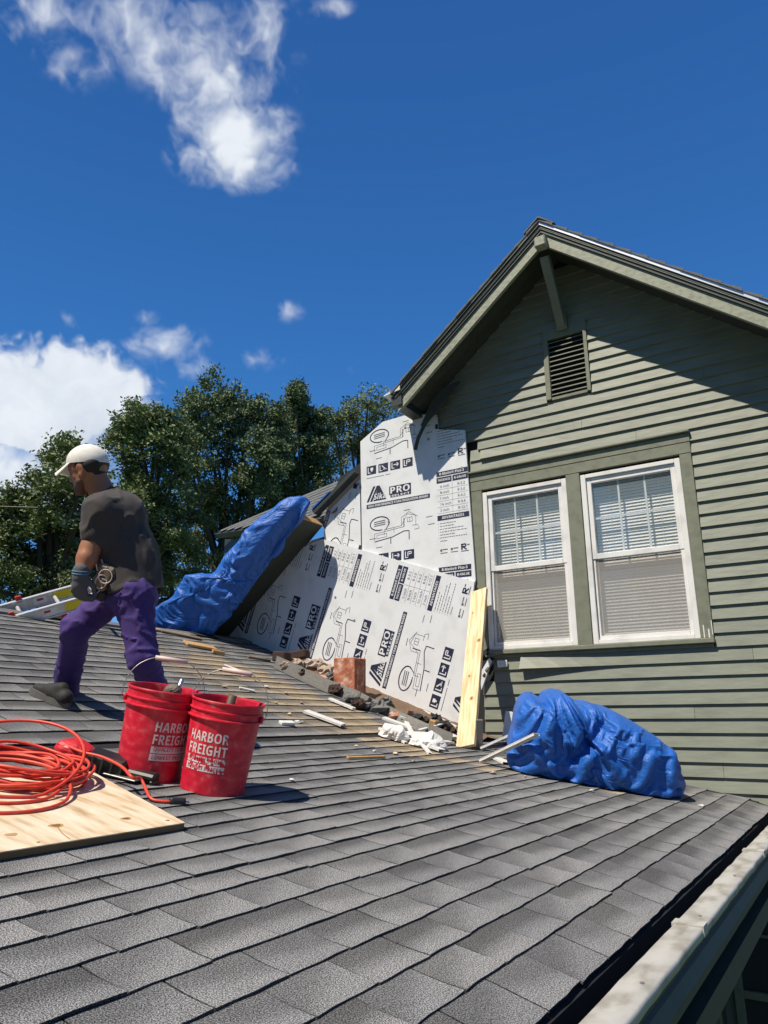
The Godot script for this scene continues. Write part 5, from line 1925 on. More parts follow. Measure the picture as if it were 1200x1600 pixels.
# ---------------------------------------------------------------- buckets
func bucket(label: String, at: Vector3, basis: Basis, lean: float, worn: bool, text_at: float) -> Node3D:
	var t := thing("bucket", label, "bucket", at, "red buckets on the roof", basis)
	var prof := PackedVector2Array()
	for q: Array in [[0.0, 0.004], [0.124, 0.004], [0.129, 0.0], [0.132, 0.006], [0.1445, 0.285], [0.1465, 0.287], [0.1465, 0.292], [0.1575, 0.293], [0.1585, 0.296], [0.1575, 0.300], [0.1475, 0.302], [0.148, 0.322], [0.1545, 0.324], [0.1545, 0.329], [0.1485, 0.331], [0.1495, 0.356], [0.154, 0.358], [0.155, 0.364], [0.153, 0.368], [0.147, 0.367], [0.145, 0.36], [0.141, 0.29], [0.128, 0.02], [0.0, 0.016]]:
		prof.append(Vector2(q[0], q[1]))
	var st := start()
	lathe(st, Transform3D(), prof, 64)
	local("shell", done(st), M.bucket_red, t, Transform3D())
	# ears
	for s: float in [-1.0, 1.0]:
		local("ear", chamfered(Vector3(0.016, 0.022, 0.030), 0.005), M.bucket_red, t, Transform3D(Basis(), Vector3(0.155 * s, 0.312, 0)))
	var hoop := PackedVector3Array()
	var g0 := Vector3.ZERO
	var g1 := Vector3.ZERO
	for k in 33:
		var a := PI * k / 32.0
		var flat := 0.185 * pow(sin(a), 0.72)
		var p := Vector3(0.170 * cos(a), 0.312 + flat * cos(lean), flat * sin(lean))
		if k == 12: g0 = p
		if k == 20: g1 = p
		hoop.append(p)
	st = start(true)
	tube(st, hoop, 0.0021, 6)
	var w := local("wire_handle", done(st), M.wire, t, Transform3D())
	st = start(true)
	tube(st, PackedVector3Array([g0, g1]), 0.0105, 10)
	local("grip", done(st), M.grip, w, Transform3D())
	# the printed lettering, bent round the shell
	st = start()
	var lines := [["HARBOR", 0.207, 0.041, 0.175], ["FREIGHT", 0.157, 0.041, 0.175], ["QUALITY TOOLS", 0.127, 0.0165, 0.155], ["LOWEST PRICES", 0.0975, 0.0165, 0.155]]
	var r := RandomNumberGenerator.new()
	r.seed = 3 if worn else 4
	var scuff := FastNoiseLite.new()
	scuff.seed = 8
	scuff.frequency = 38.0
	scuff.fractal_octaves = 2
	var wrap := func(p: Vector2, lift: float) -> Vector3:
		var rad := lerpf(0.132, 0.1445, (p.y - 0.006) / 0.279) + lift
		var a := text_at + p.x / rad
		return Vector3(sin(a) * rad, p.y, cos(a) * rad)
	var words := start()
	for i in lines.size():
		var l: Array = lines[i]
		var g := letters(l[0])
		var sc: float = l[3] / width_of(g)
		if i >= 2:      # a white band with red letters
			var x := -0.0875
			while x < 0.0874:
				for j in 4:
					var x1 := minf(x + 0.005, 0.0875)
					var ya: float = l[1] - 0.0055 + j * 0.0065
					var yb := ya + 0.0065
					if not (worn and scuff.get_noise_2d(x + 3.0, ya * 1.2) > (0.10 if i == 2 else 0.20)):
						quad(st, wrap.call(Vector2(x, ya), 0.0009), wrap.call(Vector2(x1, ya), 0.0009), wrap.call(Vector2(x1, yb), 0.0009), wrap.call(Vector2(x, yb), 0.0009), wrap.call(Vector2(x, ya), 1.0))
				x += 0.005
		for q in range(0, g.size(), 3):
			var p := []
			var m := Vector2.ZERO
			for e in 3:
				var v := Vector2(g[q + e].x * sc - l[3] * 0.5 if i < 2 else g[q + e].x * sc - l[3] * 0.5, g[q + e].y * l[2] * 0.92 + l[1])
				m += v / 3.0
				p.append(v)
			if worn and i < 2 and scuff.get_noise_2d(m.x * 1.3, m.y) > 0.50: continue
			var lift := 0.0010 if i < 2 else 0.0017
			tri(st if i < 2 else words, wrap.call(p[0], lift), wrap.call(p[1], lift), wrap.call(p[2], lift), wrap.call(p[0], 1.0))
	var pr := local("print", done(st), M.bucket_print, t, Transform3D())
	local("print_lettering", done(words), M.bucket_red, pr, Transform3D())
	return t

func buckets() -> void:
	var pr := on_roof(331, 1234)
	var pl := on_roof(230, 1213)
	var view := atan2(BACK.x, BACK.z)
	var mk := func(p: Vector3, turn: float, tilt: float) -> Basis:
		var n := roof_normal(p.x)
		var q := Quaternion(Vector3.UP, n)
		return Basis(q) * Basis(Vector3.UP, turn) * Basis(Vector3.RIGHT, tilt)
	bucket("red bucket in front, right of the pair, with worn white lettering", pr, mk.call(pr, view - 0.10, 0.0), -0.22, true, -0.10)
	bucket("red bucket partly hidden behind the worn one, beside the worker's foot", pl, mk.call(pl, view + 0.35, 0.0), -0.16, false, 0.50)
	# what stands in them
	var up := roof_normal(-2.3)
	var st := start(true)
	var o := pl + up * 0.05
	tube(st, PackedVector3Array([o, pl + up * 0.40 + RIGHT * 0.06 - BACK * 0.02]), 0.011, 10)
	var hm := thing("mallet", "stone-grey rounded mallet head poking over the rim of the rear red bucket", "mallet", pl + up * 0.36)
	put("shaft", done(st), M.chrome, hm)
	var hp := pl + up * 0.372 + RIGHT * 0.052 + BACK * 0.075
	placed("head", lump(Vector3(0.043, 0.030, 0.034), 5, 0.06, 12), M.stone_grey, hm, Transform3D(Basis(Vector3(0, 0, 1), 0.1), hp))
	var hh := thing("hammer", "dark wooden hammer handle standing up in the front red bucket", "hammer", pr + up * 0.2)
	st = start(true)
	tube(st, PackedVector3Array([pr + up * 0.06 - RIGHT * 0.02, pr + up * 0.385 + RIGHT * 0.012]), 0.017, 12, 0.019)
	put("handle", done(st), M.handle_dark, hh)
	placed("head", chamfered(Vector3(0.05, 0.035, 0.11), 0.008), M.stone_grey, hh, Transform3D(Basis(), pr + up * 0.05 - RIGHT * 0.02))
	var sc := thing("scraper", "black flat tool lying inside the front red bucket by the hammer handle", "tool", pr + up * 0.2)
	placed("blade", chamfered(Vector3(0.085, 0.28, 0.012), 0.004), M.black_plastic, sc, Transform3D(Basis(Vector3(0, 0, 1), 0.12) * Basis(Vector3.UP, 0.5), pr + up * 0.20 - RIGHT * 0.055 - BACK * 0.05))

# ---------------------------------------------------------------- plywood and cord
var ply_o := Vector3.ZERO
var ply_b := Basis()

func plywood_and_cord() -> void:
	var a := on_roof(287, 1298)
	var b := on_roof(142, 1216)
	var f := on_roof(0, 1347)
	var n := roof_normal(a.x)
	var ux := (f - a).normalized()           # along the front edge, leftwards
	var uz := (b - a)
	uz = (uz - ux * uz.dot(ux)).normalized()
	n = uz.cross(ux).normalized()
	if n.y < 0.0: n = -n
	var skew := (b - a)
	var lift := 0.010
	var t := thing("plywood_sheet", "pale knotty plywood sheet lying on the shingles under the coiled orange cord", "plywood", a)
	var q := [a, a + ux * 1.25, a + ux * 1.25 + skew, a + skew]
	var mid := Vector3.ZERO
	for v: Vector3 in q: mid += v / 4.0
	var bs := Basis(ux, n, ux.cross(n))
	var inv := Transform3D(bs, mid).affine_inverse()
	var thick := 0.016
	var outline := PackedVector3Array()
	for v: Vector3 in q: outline.append(inv * (v + n * (lift + thick - 0.003)))
	var st := start()
	prism(st, outline, Vector3(0, 0.003, 0))
	placed("veneer", done(st), M.plywood, t, Transform3D(bs, mid))
	st = start()
	outline = PackedVector3Array()
	for v: Vector3 in q: outline.append(inv * (v + (v - mid) * -0.003 + n * (lift - 0.006)))
	prism(st, outline, Vector3(0, thick + 0.0028, 0))
	placed("plies", done(st), M.ply_edge, t, Transform3D(bs, mid))
	ply_o = a + n * (lift + thick)
	ply_b = bs
	# knots
	for k: Array in [[88, 1290, 0.016, 0.7], [197, 1279, 0.013, 1.0], [18, 1304, 0.012, 0.0], [262, 1282, 0.006, 1.0], [155, 1224, 0.006, 0.5], [97, 1250, 0.007, 0.6], [60, 1316, 0.004, 1.0]]:
		var p := on_plane(k[0], k[1])
		for ring in 2:
			var rr: float = k[2] * (1.0 if ring == 0 else 0.6)
			st = start()
			var c := p + n * (0.0006 + 0.0005 * ring)
			for e in 18:
				var a0 := TAU * e / 18.0
				var a1 := TAU * (e + 1) / 18.0
				tri(st, c, c + (ux * cos(a0) * 1.5 + uz * sin(a0)) * rr * (1.0 + 0.12 * sin(a0 * 3.0)), c + (ux * cos(a1) * 1.5 + uz * sin(a1)) * rr * (1.0 + 0.12 * sin(a1 * 3.0)), n)
			if k[3] == 0.0 and ring == 1: continue
			put("knot", done(st), M.knot_ring if ring == 0 else M.knot, t)
	st = start(true)
	tube(st, PackedVector3Array([on_plane(80, 1288), on_plane(90, 1292), on_plane(98, 1303), on_plane(109, 1311)]), 0.0013, 4)
	put("check_crack", done(st), M.knot, t)
	cord(n, ux, uz)

func on_plane(px: float, py: float) -> Vector3:      # onto the top of the plywood
	var r := ray(px, py)
	var n := ply_b.y
	return EYE + r * ((ply_o - EYE).dot(n) / r.dot(n))

func cord(n: Vector3, ux: Vector3, uz: Vector3) -> void:
	var c := on_plane(28, 1216)
	var right := (RIGHT - n * RIGHT.dot(n)).normalized()
	var away := n.cross(right)
	if away.dot(BACK) > 0.0: away = -away
	var t := thing("extension_cord", "orange-red extension cord coiled in a heap on the plywood", "cord", c)
	var r := RandomNumberGenerator.new()
	r.seed = 77
	var pts := PackedVector3Array()
	var loops := 15
	var steps := 34
	var ca := 0.0
	var rad := 0.22
	var off := Vector2.ZERO
	var tx := 0.0
	var tz := 0.0
	for l in loops:
		var rad1 := r.randf_range(0.14, 0.222)
		var off1 := Vector2(r.randf_range(-0.035, 0.035), r.randf_range(-0.05, 0.05))
		var tx1 := r.randf_range(-0.10, 0.10)
		var tz1 := r.randf_range(-0.06, 0.13)
		var h0 := 0.009 + l * 0.0042
		for s in steps:
			var k := float(s) / steps
			var w := smoothstep(0.0, 1.0, k)
			var a := TAU * k + ca
			var rr := lerpf(rad, rad1, w)
			var o := off.lerp(off1, w)
			var x := cos(a) * rr * 1.06 + o.x
			var z := sin(a) * rr * 0.92 + o.y
			var h := h0 + 0.0042 * k + x * lerpf(tx, tx1, w) + z * lerpf(tz, tz1, w) + 0.006 * sin(a * 3.0 + l)
			pts.append(c + right * x + away * z + n * maxf(h, 0.0085))
		rad = rad1
		off = off1
		tx = tx1
		tz = tz1
		ca += 0.0
	var st := start(true)
	tube(st, pts, 0.0060, 8)
	put("coil", done(st), M.cord, t)
	# outer loops that have slipped down towards the front
	for l in 3:
		st = start(true)
		var ring := PackedVector3Array()
		for s in 44:
			var a := TAU * s / 44.0
			var rr: float = [0.262, 0.235, 0.250][l]
			var z: float = sin(a) * rr - [0.23, 0.15, 0.05][l]
			var x: float = cos(a) * rr * [1.05, 1.02, 1.08][l] + [-0.01, -0.03, -0.05][l]
			var h: float = 0.0085 + maxf(0.0, z + 0.20) * [0.20, 0.18, 0.40][l] + 0.004 * sin(a * 2.0)
			ring.append(c + right * x + away * z + n * h)
		tube(st, ring, 0.0060, 8, -1.0, true)
		put("slipped_loop", done(st), M.cord, t)
	# the free end: over the saw, down to the plug
	st = start(true)
	var cv := Curve3D.new()
	cv.bake_interval = 0.02
	var ways := [at_depth(100, 1163, 2.98), at_depth(128, 1175, 2.93), at_depth(160, 1183, 2.90), at_depth(190, 1198, 2.84), at_depth(207, 1215, 2.76), on_roof(216, 1239, 0.05), on_roof(233, 1252, 0.014), on_roof(248, 1256, 0.010), on_roof(266, 1258, 0.012)]
	for i in ways.size():
		var tan: Vector3 = (ways[mini(i + 1, ways.size() - 1)] - ways[maxi(i - 1, 0)]) / 6.0
		cv.add_point(ways[i], -tan, tan)
	tube(st, cv.get_baked_points(), 0.0060, 8)
	put("free_end", done(st), M.cord, t)
	var p0 := on_roof(264, 1258, 0.014)
	var p1 := on_roof(291, 1259, 0.014)
	var d := (p1 - p0).normalized()
	st = start(true)
	tube(st, PackedVector3Array([p0, p0 + d * 0.012, p0 + d * 0.016, p0 + d * 0.048, p0 + d * 0.056]), 0.014, 10, 0.015)
	var plug := put("plug", done(st), M.black_plastic, t)
	var sd := d.cross(n).normalized()
	for k in 2:
		st = start()
		tube(st, PackedVector3Array([p0 + d * 0.055 + sd * (0.006 if k else -0.006), p0 + d * 0.074 + sd * (0.006 if k else -0.006)]), 0.0024, 6)
		put("prong", done(st), M.chrome, plug)
	ux = ux
	uz = uz

# ---------------------------------------------------------------- circular saw
func saw() -> void:
	var base := on_roof(175, 1216)
	var n := roof_normal(base.x)
	var t := thing("power_saw", "red and black cordless saw standing between the plywood and red buckets", "power tool", base)
	var d := (base - EYE).dot(-BACK)
	var C := func(x: float, y: float, dd := 0.0) -> Vector3: return at_depth(x, y, d + dd)
	var bs := Basis(RIGHT, UP, BACK)
	# black body with a ribbed battery, red motor housing, rear loop handle
	var tl := bs * Basis(Vector3(0, 0, 1), -0.30)
	placed("battery", chamfered(Vector3(0.165, 0.120, 0.09), 0.012), M.black_plastic, t, Transform3D(tl, C.call(166, 1201, 0.03)))
	placed("battery_foot", chamfered(Vector3(0.125, 0.022, 0.095), 0.006), M.black_plastic, t, Transform3D(tl, C.call(158, 1221, 0.03)))
	for k in 4:
		placed("battery_rib", chamfered(Vector3(0.009, 0.085, 0.006), 0.002), M.trim_dark, t, Transform3D(tl, C.call(143 + k * 15, 1194 + k * 4, -0.018)))
	placed("housing", lump(Vector3(0.085, 0.042, 0.06), 12, 0.05, 12), M.tool_red, t, Transform3D(bs * Basis(Vector3(0, 0, 1), -0.25), C.call(118, 1172, 0.04)))
	placed("housing_neck", chamfered(Vector3(0.05, 0.05, 0.05), 0.015), M.tool_red, t, Transform3D(tl, C.call(134, 1188, 0.03)))
	placed("red_panel", chamfered(Vector3(0.022, 0.085, 0.06), 0.008), M.tool_red, t, Transform3D(bs * Basis(Vector3(0, 0, 1), -0.28), C.call(193, 1222, 0.02)))
	var hb := bs * Basis(Vector3(0, 0, 1), -0.13) * Basis(Vector3.UP, -0.25)
	var ho := C.call(221, 1228, 0.0) as Vector3
	for q: Array in [[0.0, 0.048, 0.128, 0.026], [-0.05, -0.005, 0.028, 0.095], [0.052, -0.008, 0.024, 0.10], [0.0, -0.052, 0.10, 0.022]]:
		placed("loop_handle", chamfered(Vector3(q[2], q[3], 0.05), 0.008), M.black_plastic, t, Transform3D(hb, ho + hb.x * q[0] + hb.y * q[1]))
	placed("trigger_panel", chamfered(Vector3(0.072, 0.072, 0.03), 0.004), M.black_plastic, t, Transform3D(hb, ho - hb.z * 0.008))
	placed("red_label", chamfered(Vector3(0.05, 0.016, 0.003), 0.001), M.tool_label, t, Transform3D(hb, ho + hb.z * 0.0085 + hb.y * 0.0))
	placed("base_plate", chamfered(Vector3(0.26, 0.006, 0.10), 0.002), M.galvanised, t, Transform3D(Basis(Quaternion(Vector3.UP, n)) * Basis(Vector3.UP, 0.3), base + n * 0.014 - BACK * 0.02))

# ---------------------------------------------------------------- tarps
# a crumpled lump whose outline, seen along -out, is the given polygon (about its centre)
func crumple(outline: Array, centre: Vector2, d: float, front: float, back: float, folds: Callable, out: Vector3, floor_of: Callable, slack := 0.0, rounds := 0) -> ArrayMesh:
	var cols := 60 if rounds < 50 else 136
	var rim := 240
	var poly := PackedVector2Array()
	for p: Array in outline: poly.append(Vector2(p[0], p[1]))
	var radii := PackedFloat32Array()
	for k in rim:
		var a := TAU * k / rim
		var dirn := Vector2.from_angle(a)
		var far := centre + dirn * 900.0
		var best := 5.0
		for i in poly.size():
			var hit = Geometry2D.segment_intersects_segment(centre, far, poly[i], poly[(i + 1) % poly.size()])
			if hit != null: best = maxf(best, centre.distance_to(hit))
		radii.append(best)
	# two sheets, front and back, each a square grid drawn out to the outline
	var verts := PackedVector3Array()
	var idx := PackedInt32Array()
	for side: float in [1.0, -1.0]:
		var m := cols if side > 0.0 else 48
		var sheet := PackedVector3Array()
		for j in m + 1:
			for k in m + 1:
				var u := 2.0 * k / m - 1.0
				var v := 2.0 * j / m - 1.0
				var disc := Vector2(u * sqrt(1.0 - v * v * 0.5), v * sqrt(1.0 - u * u * 0.5))
				var rr := minf(disc.length(), 1.0)
				var at := fposmod(disc.angle() / TAU, 1.0) * rim
				var i0 := int(at) % rim
				var reach := lerpf(radii[i0], radii[(i0 + 1) % rim], at - floor(at))
				var depth := sqrt(maxf(0.0, 1.0 - pow(rr, 3.2))) * side
				var q := centre + disc.normalized() * reach * rr
				var p := at_depth(q.x, q.y, d) + out * (depth * (front if side > 0.0 else back))
				p += folds.call(q, depth, maxf(rr, 0.5)) as Vector3
				sheet.append(floor_of.call(p))
		if slack > 0.0 and side > 0.0: sheet = wrinkle(sheet, m + 1, slack, rounds, floor_of, out)
		var first := verts.size()
		verts.append_array(sheet)
		for j in m:
			for k in m:
				var i := first + j * (m + 1) + k
				var f := PackedInt32Array([i, i + 1, i + m + 2, i, i + m + 2, i + m + 1])
				if (verts[f[0]] - verts[f[2]]).cross(verts[f[0]] - verts[f[1]]).dot(out * side) < 0.0 and false: f.reverse()
				idx.append_array(f)
		# which way round: judged once, in the middle of the sheet
		var c := first + (m / 2) * (m + 1) + m / 2
		if (verts[c] - verts[c + m + 2]).cross(verts[c] - verts[c + 1]).dot(out * side) < 0.0:
			var from := idx.size() - m * m * 6
			for i in range(from, idx.size(), 3):
				var s := idx[i + 1]
				idx[i + 1] = idx[i + 2]
				idx[i + 2] = s
	var normals := PackedVector3Array()
	normals.resize(verts.size())
	for i in range(0, idx.size(), 3):
		var a := verts[idx[i]]
		var nn := (a - verts[idx[i + 2]]).cross(a - verts[idx[i + 1]])
		for e in 3: normals[idx[i + e]] += nn
	for i in normals.size(): normals[i] = normals[i].normalized() if normals[i].length() > 1e-12 else out
	var arr := []
	arr.resize(Mesh.ARRAY_MAX)
	arr[Mesh.ARRAY_VERTEX] = verts
	arr[Mesh.ARRAY_NORMAL] = normals
	arr[Mesh.ARRAY_INDEX] = idx
	var mesh := ArrayMesh.new()
	mesh.add_surface_from_arrays(Mesh.PRIMITIVE_TRIANGLES, arr)
	return mesh

# a sheet with more cloth than its contents need: relaxed until the spare cloth stands up in ridges
func wrinkle(base: PackedVector3Array, m: int, slack: float, rounds: int, floor_of: Callable, out: Vector3) -> PackedVector3Array:
	var n := base.size()
	var p := base.duplicate()
	var normals := PackedVector3Array()
	normals.resize(n)
	var free := PackedFloat32Array()
	free.resize(n)
	for j in range(1, m - 1):
		for k in range(1, m - 1):
			var i := j * m + k
			var v := (base[i + 1] - base[i - 1]).cross(base[i + m] - base[i - m]).normalized()
			normals[i] = -v if v.dot(out) < 0.0 else v
			free[i] = 1.0
	var a := PackedInt32Array()
	var b := PackedInt32Array()
	var rest := PackedFloat32Array()
	var stiff := PackedFloat32Array()
	for j in m:
		for k in m:
			var i := j * m + k
			for e: Array in [[0, 1, 1.0], [1, 0, 1.0], [1, 1, 0.7], [1, -1, 0.7], [0, 3, 0.45], [3, 0, 0.45], [0, 7, 0.16], [7, 0, 0.16]]:
				var j2: int = j + e[0]
				var k2: int = k + e[1]
				if j2 >= m or k2 < 0 or k2 >= m: continue
				var i2 := j2 * m + k2
				var l := base[i].distance_to(base[i2])
				if l < 1e-5: continue
				a.append(i)
				b.append(i2)
				rest.append(l * (1.0 + slack))
				stiff.append(e[2] * 0.5)
	var bump := FastNoiseLite.new()
	bump.seed = 3
	bump.frequency = 4.5
	bump.fractal_octaves = 3
	for i in n: p[i] += normals[i] * maxf(0.0, bump.get_noise_3dv(p[i])) * 0.09
	for it in rounds:
		for c in a.size():
			var i := a[c]
			var i2 := b[c]
			var d := p[i2] - p[i]
			var l := d.length()
			if l < 1e-6: continue
			var s := d * ((l - rest[c]) / l * stiff[c])
			p[i] += s * free[i]
			p[i2] -= s * free[i2]
		for i in n:
			if free[i] == 0.0: continue
			# the contents push the cloth out; it cannot stand off them too far
			var h := (p[i] - base[i]).dot(normals[i])
			if h < 0.0: p[i] -= normals[i] * h
			elif h > 0.10: p[i] -= normals[i] * (h - 0.10) * 0.5
			p[i] = p[i].lerp(base[i], 0.008)
			p[i].y -= 0.0004
		if it % 6 == 5 or it == rounds - 1:
			for i in n: p[i] = floor_of.call(p[i])
	return p

# a line of straight creases at uneven distances
func creases(x: float, size: float, salt: int) -> float:
	var g := x / size
	var i := int(floor(g))
	var k := []
	for e in range(-1, 3):
		var h := hash(Vector2i(i + e, salt))
		k.append(Vector2(i + e + ((h & 255) / 255.0 - 0.5) * 0.8, ((h >> 8) & 255) / 127.5 - 1.0))
	for e in 3:
		if g <= k[e + 1].x:
			return lerpf(k[e].y, k[e + 1].y, (g - k[e].x) / maxf(k[e + 1].x - k[e].x, 0.05))
	return k[3].y

# flat facets between creases that run in several directions
func planes(q: Vector2, size: float, salt: int, turn: float) -> float:
	var h := 0.0
	for e in 3:
		var a := turn + e * 1.05 + sin(e * 7.3 + salt) * 0.3
		h += creases(q.x * cos(a) + q.y * sin(a), size * (1.0 + 0.25 * e), salt * 10 + e)
	return h / 1.7

func tarps() -> void:
	var bend := FastNoiseLite.new()
	bend.seed = 12
	bend.frequency = 0.012
	bend.fractal_octaves = 2
	# the bundle on the roof at the foot of the wall
	var outl := [[795, 1168], [803, 1140], [807, 1114], [814, 1097], [826, 1087], [838, 1089], [848, 1100], [856, 1087], [868, 1083], [888, 1085], [897, 1099], [925, 1101], [960, 1112], [995, 1130], [1022, 1148], [1045, 1168], [1057, 1190], [1059, 1212], [1052, 1230], [1040, 1239], [1018, 1241], [985, 1238], [940, 1228], [890, 1220], [845, 1206], [812, 1193], [797, 1182]]
	var foot := on_roof(915, 1225)
	var d := (foot - EYE).dot(-BACK)
	var t := thing("tarp_bundle", "blue tarp gathered over a heap at the foot of the green wall", "tarp", foot)
	var f1 := func(q: Vector2, depth: float, rr: float) -> Vector3:
		var pull := q - Vector2(866, 1060)
		var w := Vector2(bend.get_noise_2dv(q), bend.get_noise_2d(q.y + 300.0, q.x))
		var flat := Vector2(q.x, q.y * 1.1 + depth * 45.0) + w * 7.0
		var far := smoothstep(60.0, 170.0, pull.length())
		var rays := creases(pull.angle() * 10.0 + pull.length() * 0.002, 1.0, 3) * 0.055 * smoothstep(5.0, 50.0, pull.length()) * (1.0 - far * 0.8)
		var h := rays * 0.8 + planes(flat, 58.0, 4, 0.5) * 0.075 * (0.35 + 0.65 * far) - 0.03
		h -= 0.07 * smoothstep(0.0, 1.0, 1.0 - absf((q.x - 905.0) * 0.55 + (q.y - 1135.0) * 0.83) / 22.0) * smoothstep(860.0, 890.0, q.x) * (1.0 - smoothstep(935.0, 975.0, q.x))
		return (BACK * 0.8 + UP * 0.4) * h * (0.4 + 0.6 * absf(depth)) * minf(rr * 2.0, 1.0)
	var fl := func(p: Vector3) -> Vector3:
		p.y = maxf(p.y, roof_y(p.x) + 0.012)
		p.z = maxf(p.z, -WALL + 0.05)
		return p
	put("tarp_cloth", crumple(outl, Vector2(915, 1165), d + 0.12, 0.27, 0.55, f1, BACK, fl, 0.17, 90), M.tarp, t)
	# the tarp over the rake of the rear slope
	outl = [[482, 786], [478, 778], [466, 775], [450, 778], [438, 786], [424, 796], [402, 812], [386, 826], [372, 846], [352, 866], [336, 892], [320, 905], [306, 903], [294, 897], [284, 908], [273, 926], [266, 938], [252, 944], [238, 948], [237, 962], [239, 976], [262, 986], [300, 992], [330, 988], [352, 968], [372, 944], [395, 912], [420, 878], [445, 846], [468, 814]]
	var hang := thing("draped_tarp", "long blue tarp draped down the slope left of the white boards", "tarp", on_roof(260, 985))
	var p0 := at_wall(400, 880, 5.72)
	var dd := (p0 - EYE).dot(-BACK)
	var f2 := func(q: Vector2, depth: float, rr: float) -> Vector3:
		var top := Vector2(510, 735) - q
		var far := top.length()
		var w := Vector2(bend.get_noise_2dv(q), bend.get_noise_2d(q.y + 300.0, q.x))
		var flat := q + w * 6.0
		var low := smoothstep(170.0, 260.0, far)
		var rays := creases(top.angle() * 8.5 + far * 0.0012, 1.0, 8) * 0.10 * smoothstep(20.0, 80.0, far) * (1.0 - low * 0.85)
		var h := rays * 0.8 + planes(flat, 42.0, 9, 0.3) * lerpf(0.022, 0.060, low) - 0.02
		return (BACK * 0.85 + UP * 0.3) * h * (0.35 + 0.65 * absf(depth)) * minf(rr * 2.0, 1.0)
	var same := func(p: Vector3) -> Vector3:
		p.y = maxf(p.y, roof_y(p.x) + 0.01 if p.x > RIDGE_X else roof_y(RIDGE_X) - 0.2)
		return p
	put("tarp_cloth", crumple(outl, Vector2(368, 900), dd, 0.16, 0.24, f2, BACK, same, 0.11, 80), M.tarp, hang)

# ---------------------------------------------------------------- plank, flashing, chimney stub, rubble
func plank_and_flashing() -> void:
	var foot := on_roof(730, 1170, 0.0)
	var top := at_wall(751, 925, WALL - 0.09)
	var up := (top - foot).normalized()
	var n := Vector3.RIGHT.cross(up).normalized()
	if n.dot(BACK) < 0.0: n = -n
	var side := up.cross(n).normalized()
	var w := at_depth(751, 1172, (foot - EYE).dot(-BACK)).distance_to(at_depth(713, 1168, (foot - EYE).dot(-BACK))) * 1.0
	n = n.rotated(up, -0.12)
	side = up.cross(n).normalized()
	var length := foot.distance_to(top)
	var t := thing("plank", "new pine plank with knots leaning upright against the wall left of the windows", "plank", foot)
	placed("board", chamfered(Vector3(w * 0.86, length, 0.036), 0.003), M.pine, t, Transform3D(Basis(side, up, side.cross(up)), (foot + top) * 0.5 + n * 0.02))
	for k: Array in [[0.30, 0.62, 0.012], [-0.10, 0.40, 0.008], [0.15, 0.26, 0.011], [-0.25, 0.83, 0.006]]:
		for ring in 2:
			var st := start()
			var c: Vector3 = foot + up * length * k[1] + side * w * 0.86 * k[0] + n * (0.0386 + 0.0004 * ring)
			for e in 14:
				var a0 := TAU * e / 14.0
				var a1 := TAU * (e + 1) / 14.0
				var rr: float = k[2] * (1.7 if ring == 0 else 0.9)
				tri(st, c, c + (side * cos(a0) + up * sin(a0) * 1.15) * rr, c + (side * cos(a1) + up * sin(a1) * 1.15) * rr, n)
			put("knot", done(st), M.knot_ring if ring == 0 else M.knot, t)
	# a dark metal offcut standing beside the plank
	var o := thing("metal_offcut", "short dark metal offcut standing at the right foot of the pine plank", "flashing", on_roof(746, 1171))
	var b0 := on_roof(746, 1171)
	placed("sheet", chamfered(Vector3(0.052, 0.235, 0.03), 0.002), M.lead_strip, o, Transform3D(Basis(RIGHT, UP, BACK), b0 + UP * 0.117 + BACK * 0.02 + RIGHT * 0.012))
	# the stepped strip of old flashing round the chimney's base
	var f := thing("flashing_strip", "old grey metal flashing strip running down the shingles past the chimney rubble", "flashing", on_roof(600, 1118))
	var ways := [[428, 1043], [470, 1063], [520, 1086], [560, 1103], [598, 1119], [628, 1133], [668, 1150], [705, 1166]]
	for i in ways.size() - 1:
		var a := on_roof(ways[i][0], ways[i][1], 0.008)
		var b := on_roof(ways[i + 1][0], ways[i + 1][1], 0.008)
		var h := 0.105 if i < 4 else 0.085
		var h2 := 0.105 if i < 3 else 0.085
		var lean := Vector3(0, 0, -0.035)
		var th := Vector3(0, 0, -0.004)
		var st := start()
		var wob := Vector3(0, rng.randf_range(-0.006, 0.006), rng.randf_range(-0.008, 0.008))
		hexa(st, [a, b, b + th, a + th, a + Vector3.UP * h + lean, b + Vector3.UP * h2 + lean + wob, b + Vector3.UP * h2 + lean + th + wob, a + Vector3.UP * h + lean + th])
		put("upstand", done(st), M.lead_strip, f)
		st = start()
		var sk := (a - EYE).normalized()
		sk = Vector3(0.0, 0, 0.06)
		hexa(st, [a, b, b + sk, a + sk, a + Vector3.UP * 0.004, b + Vector3.UP * 0.004, b + sk + Vector3.UP * 0.003, a + sk + Vector3.UP * 0.003])
		put("apron", done(st), M.lead_strip, f)

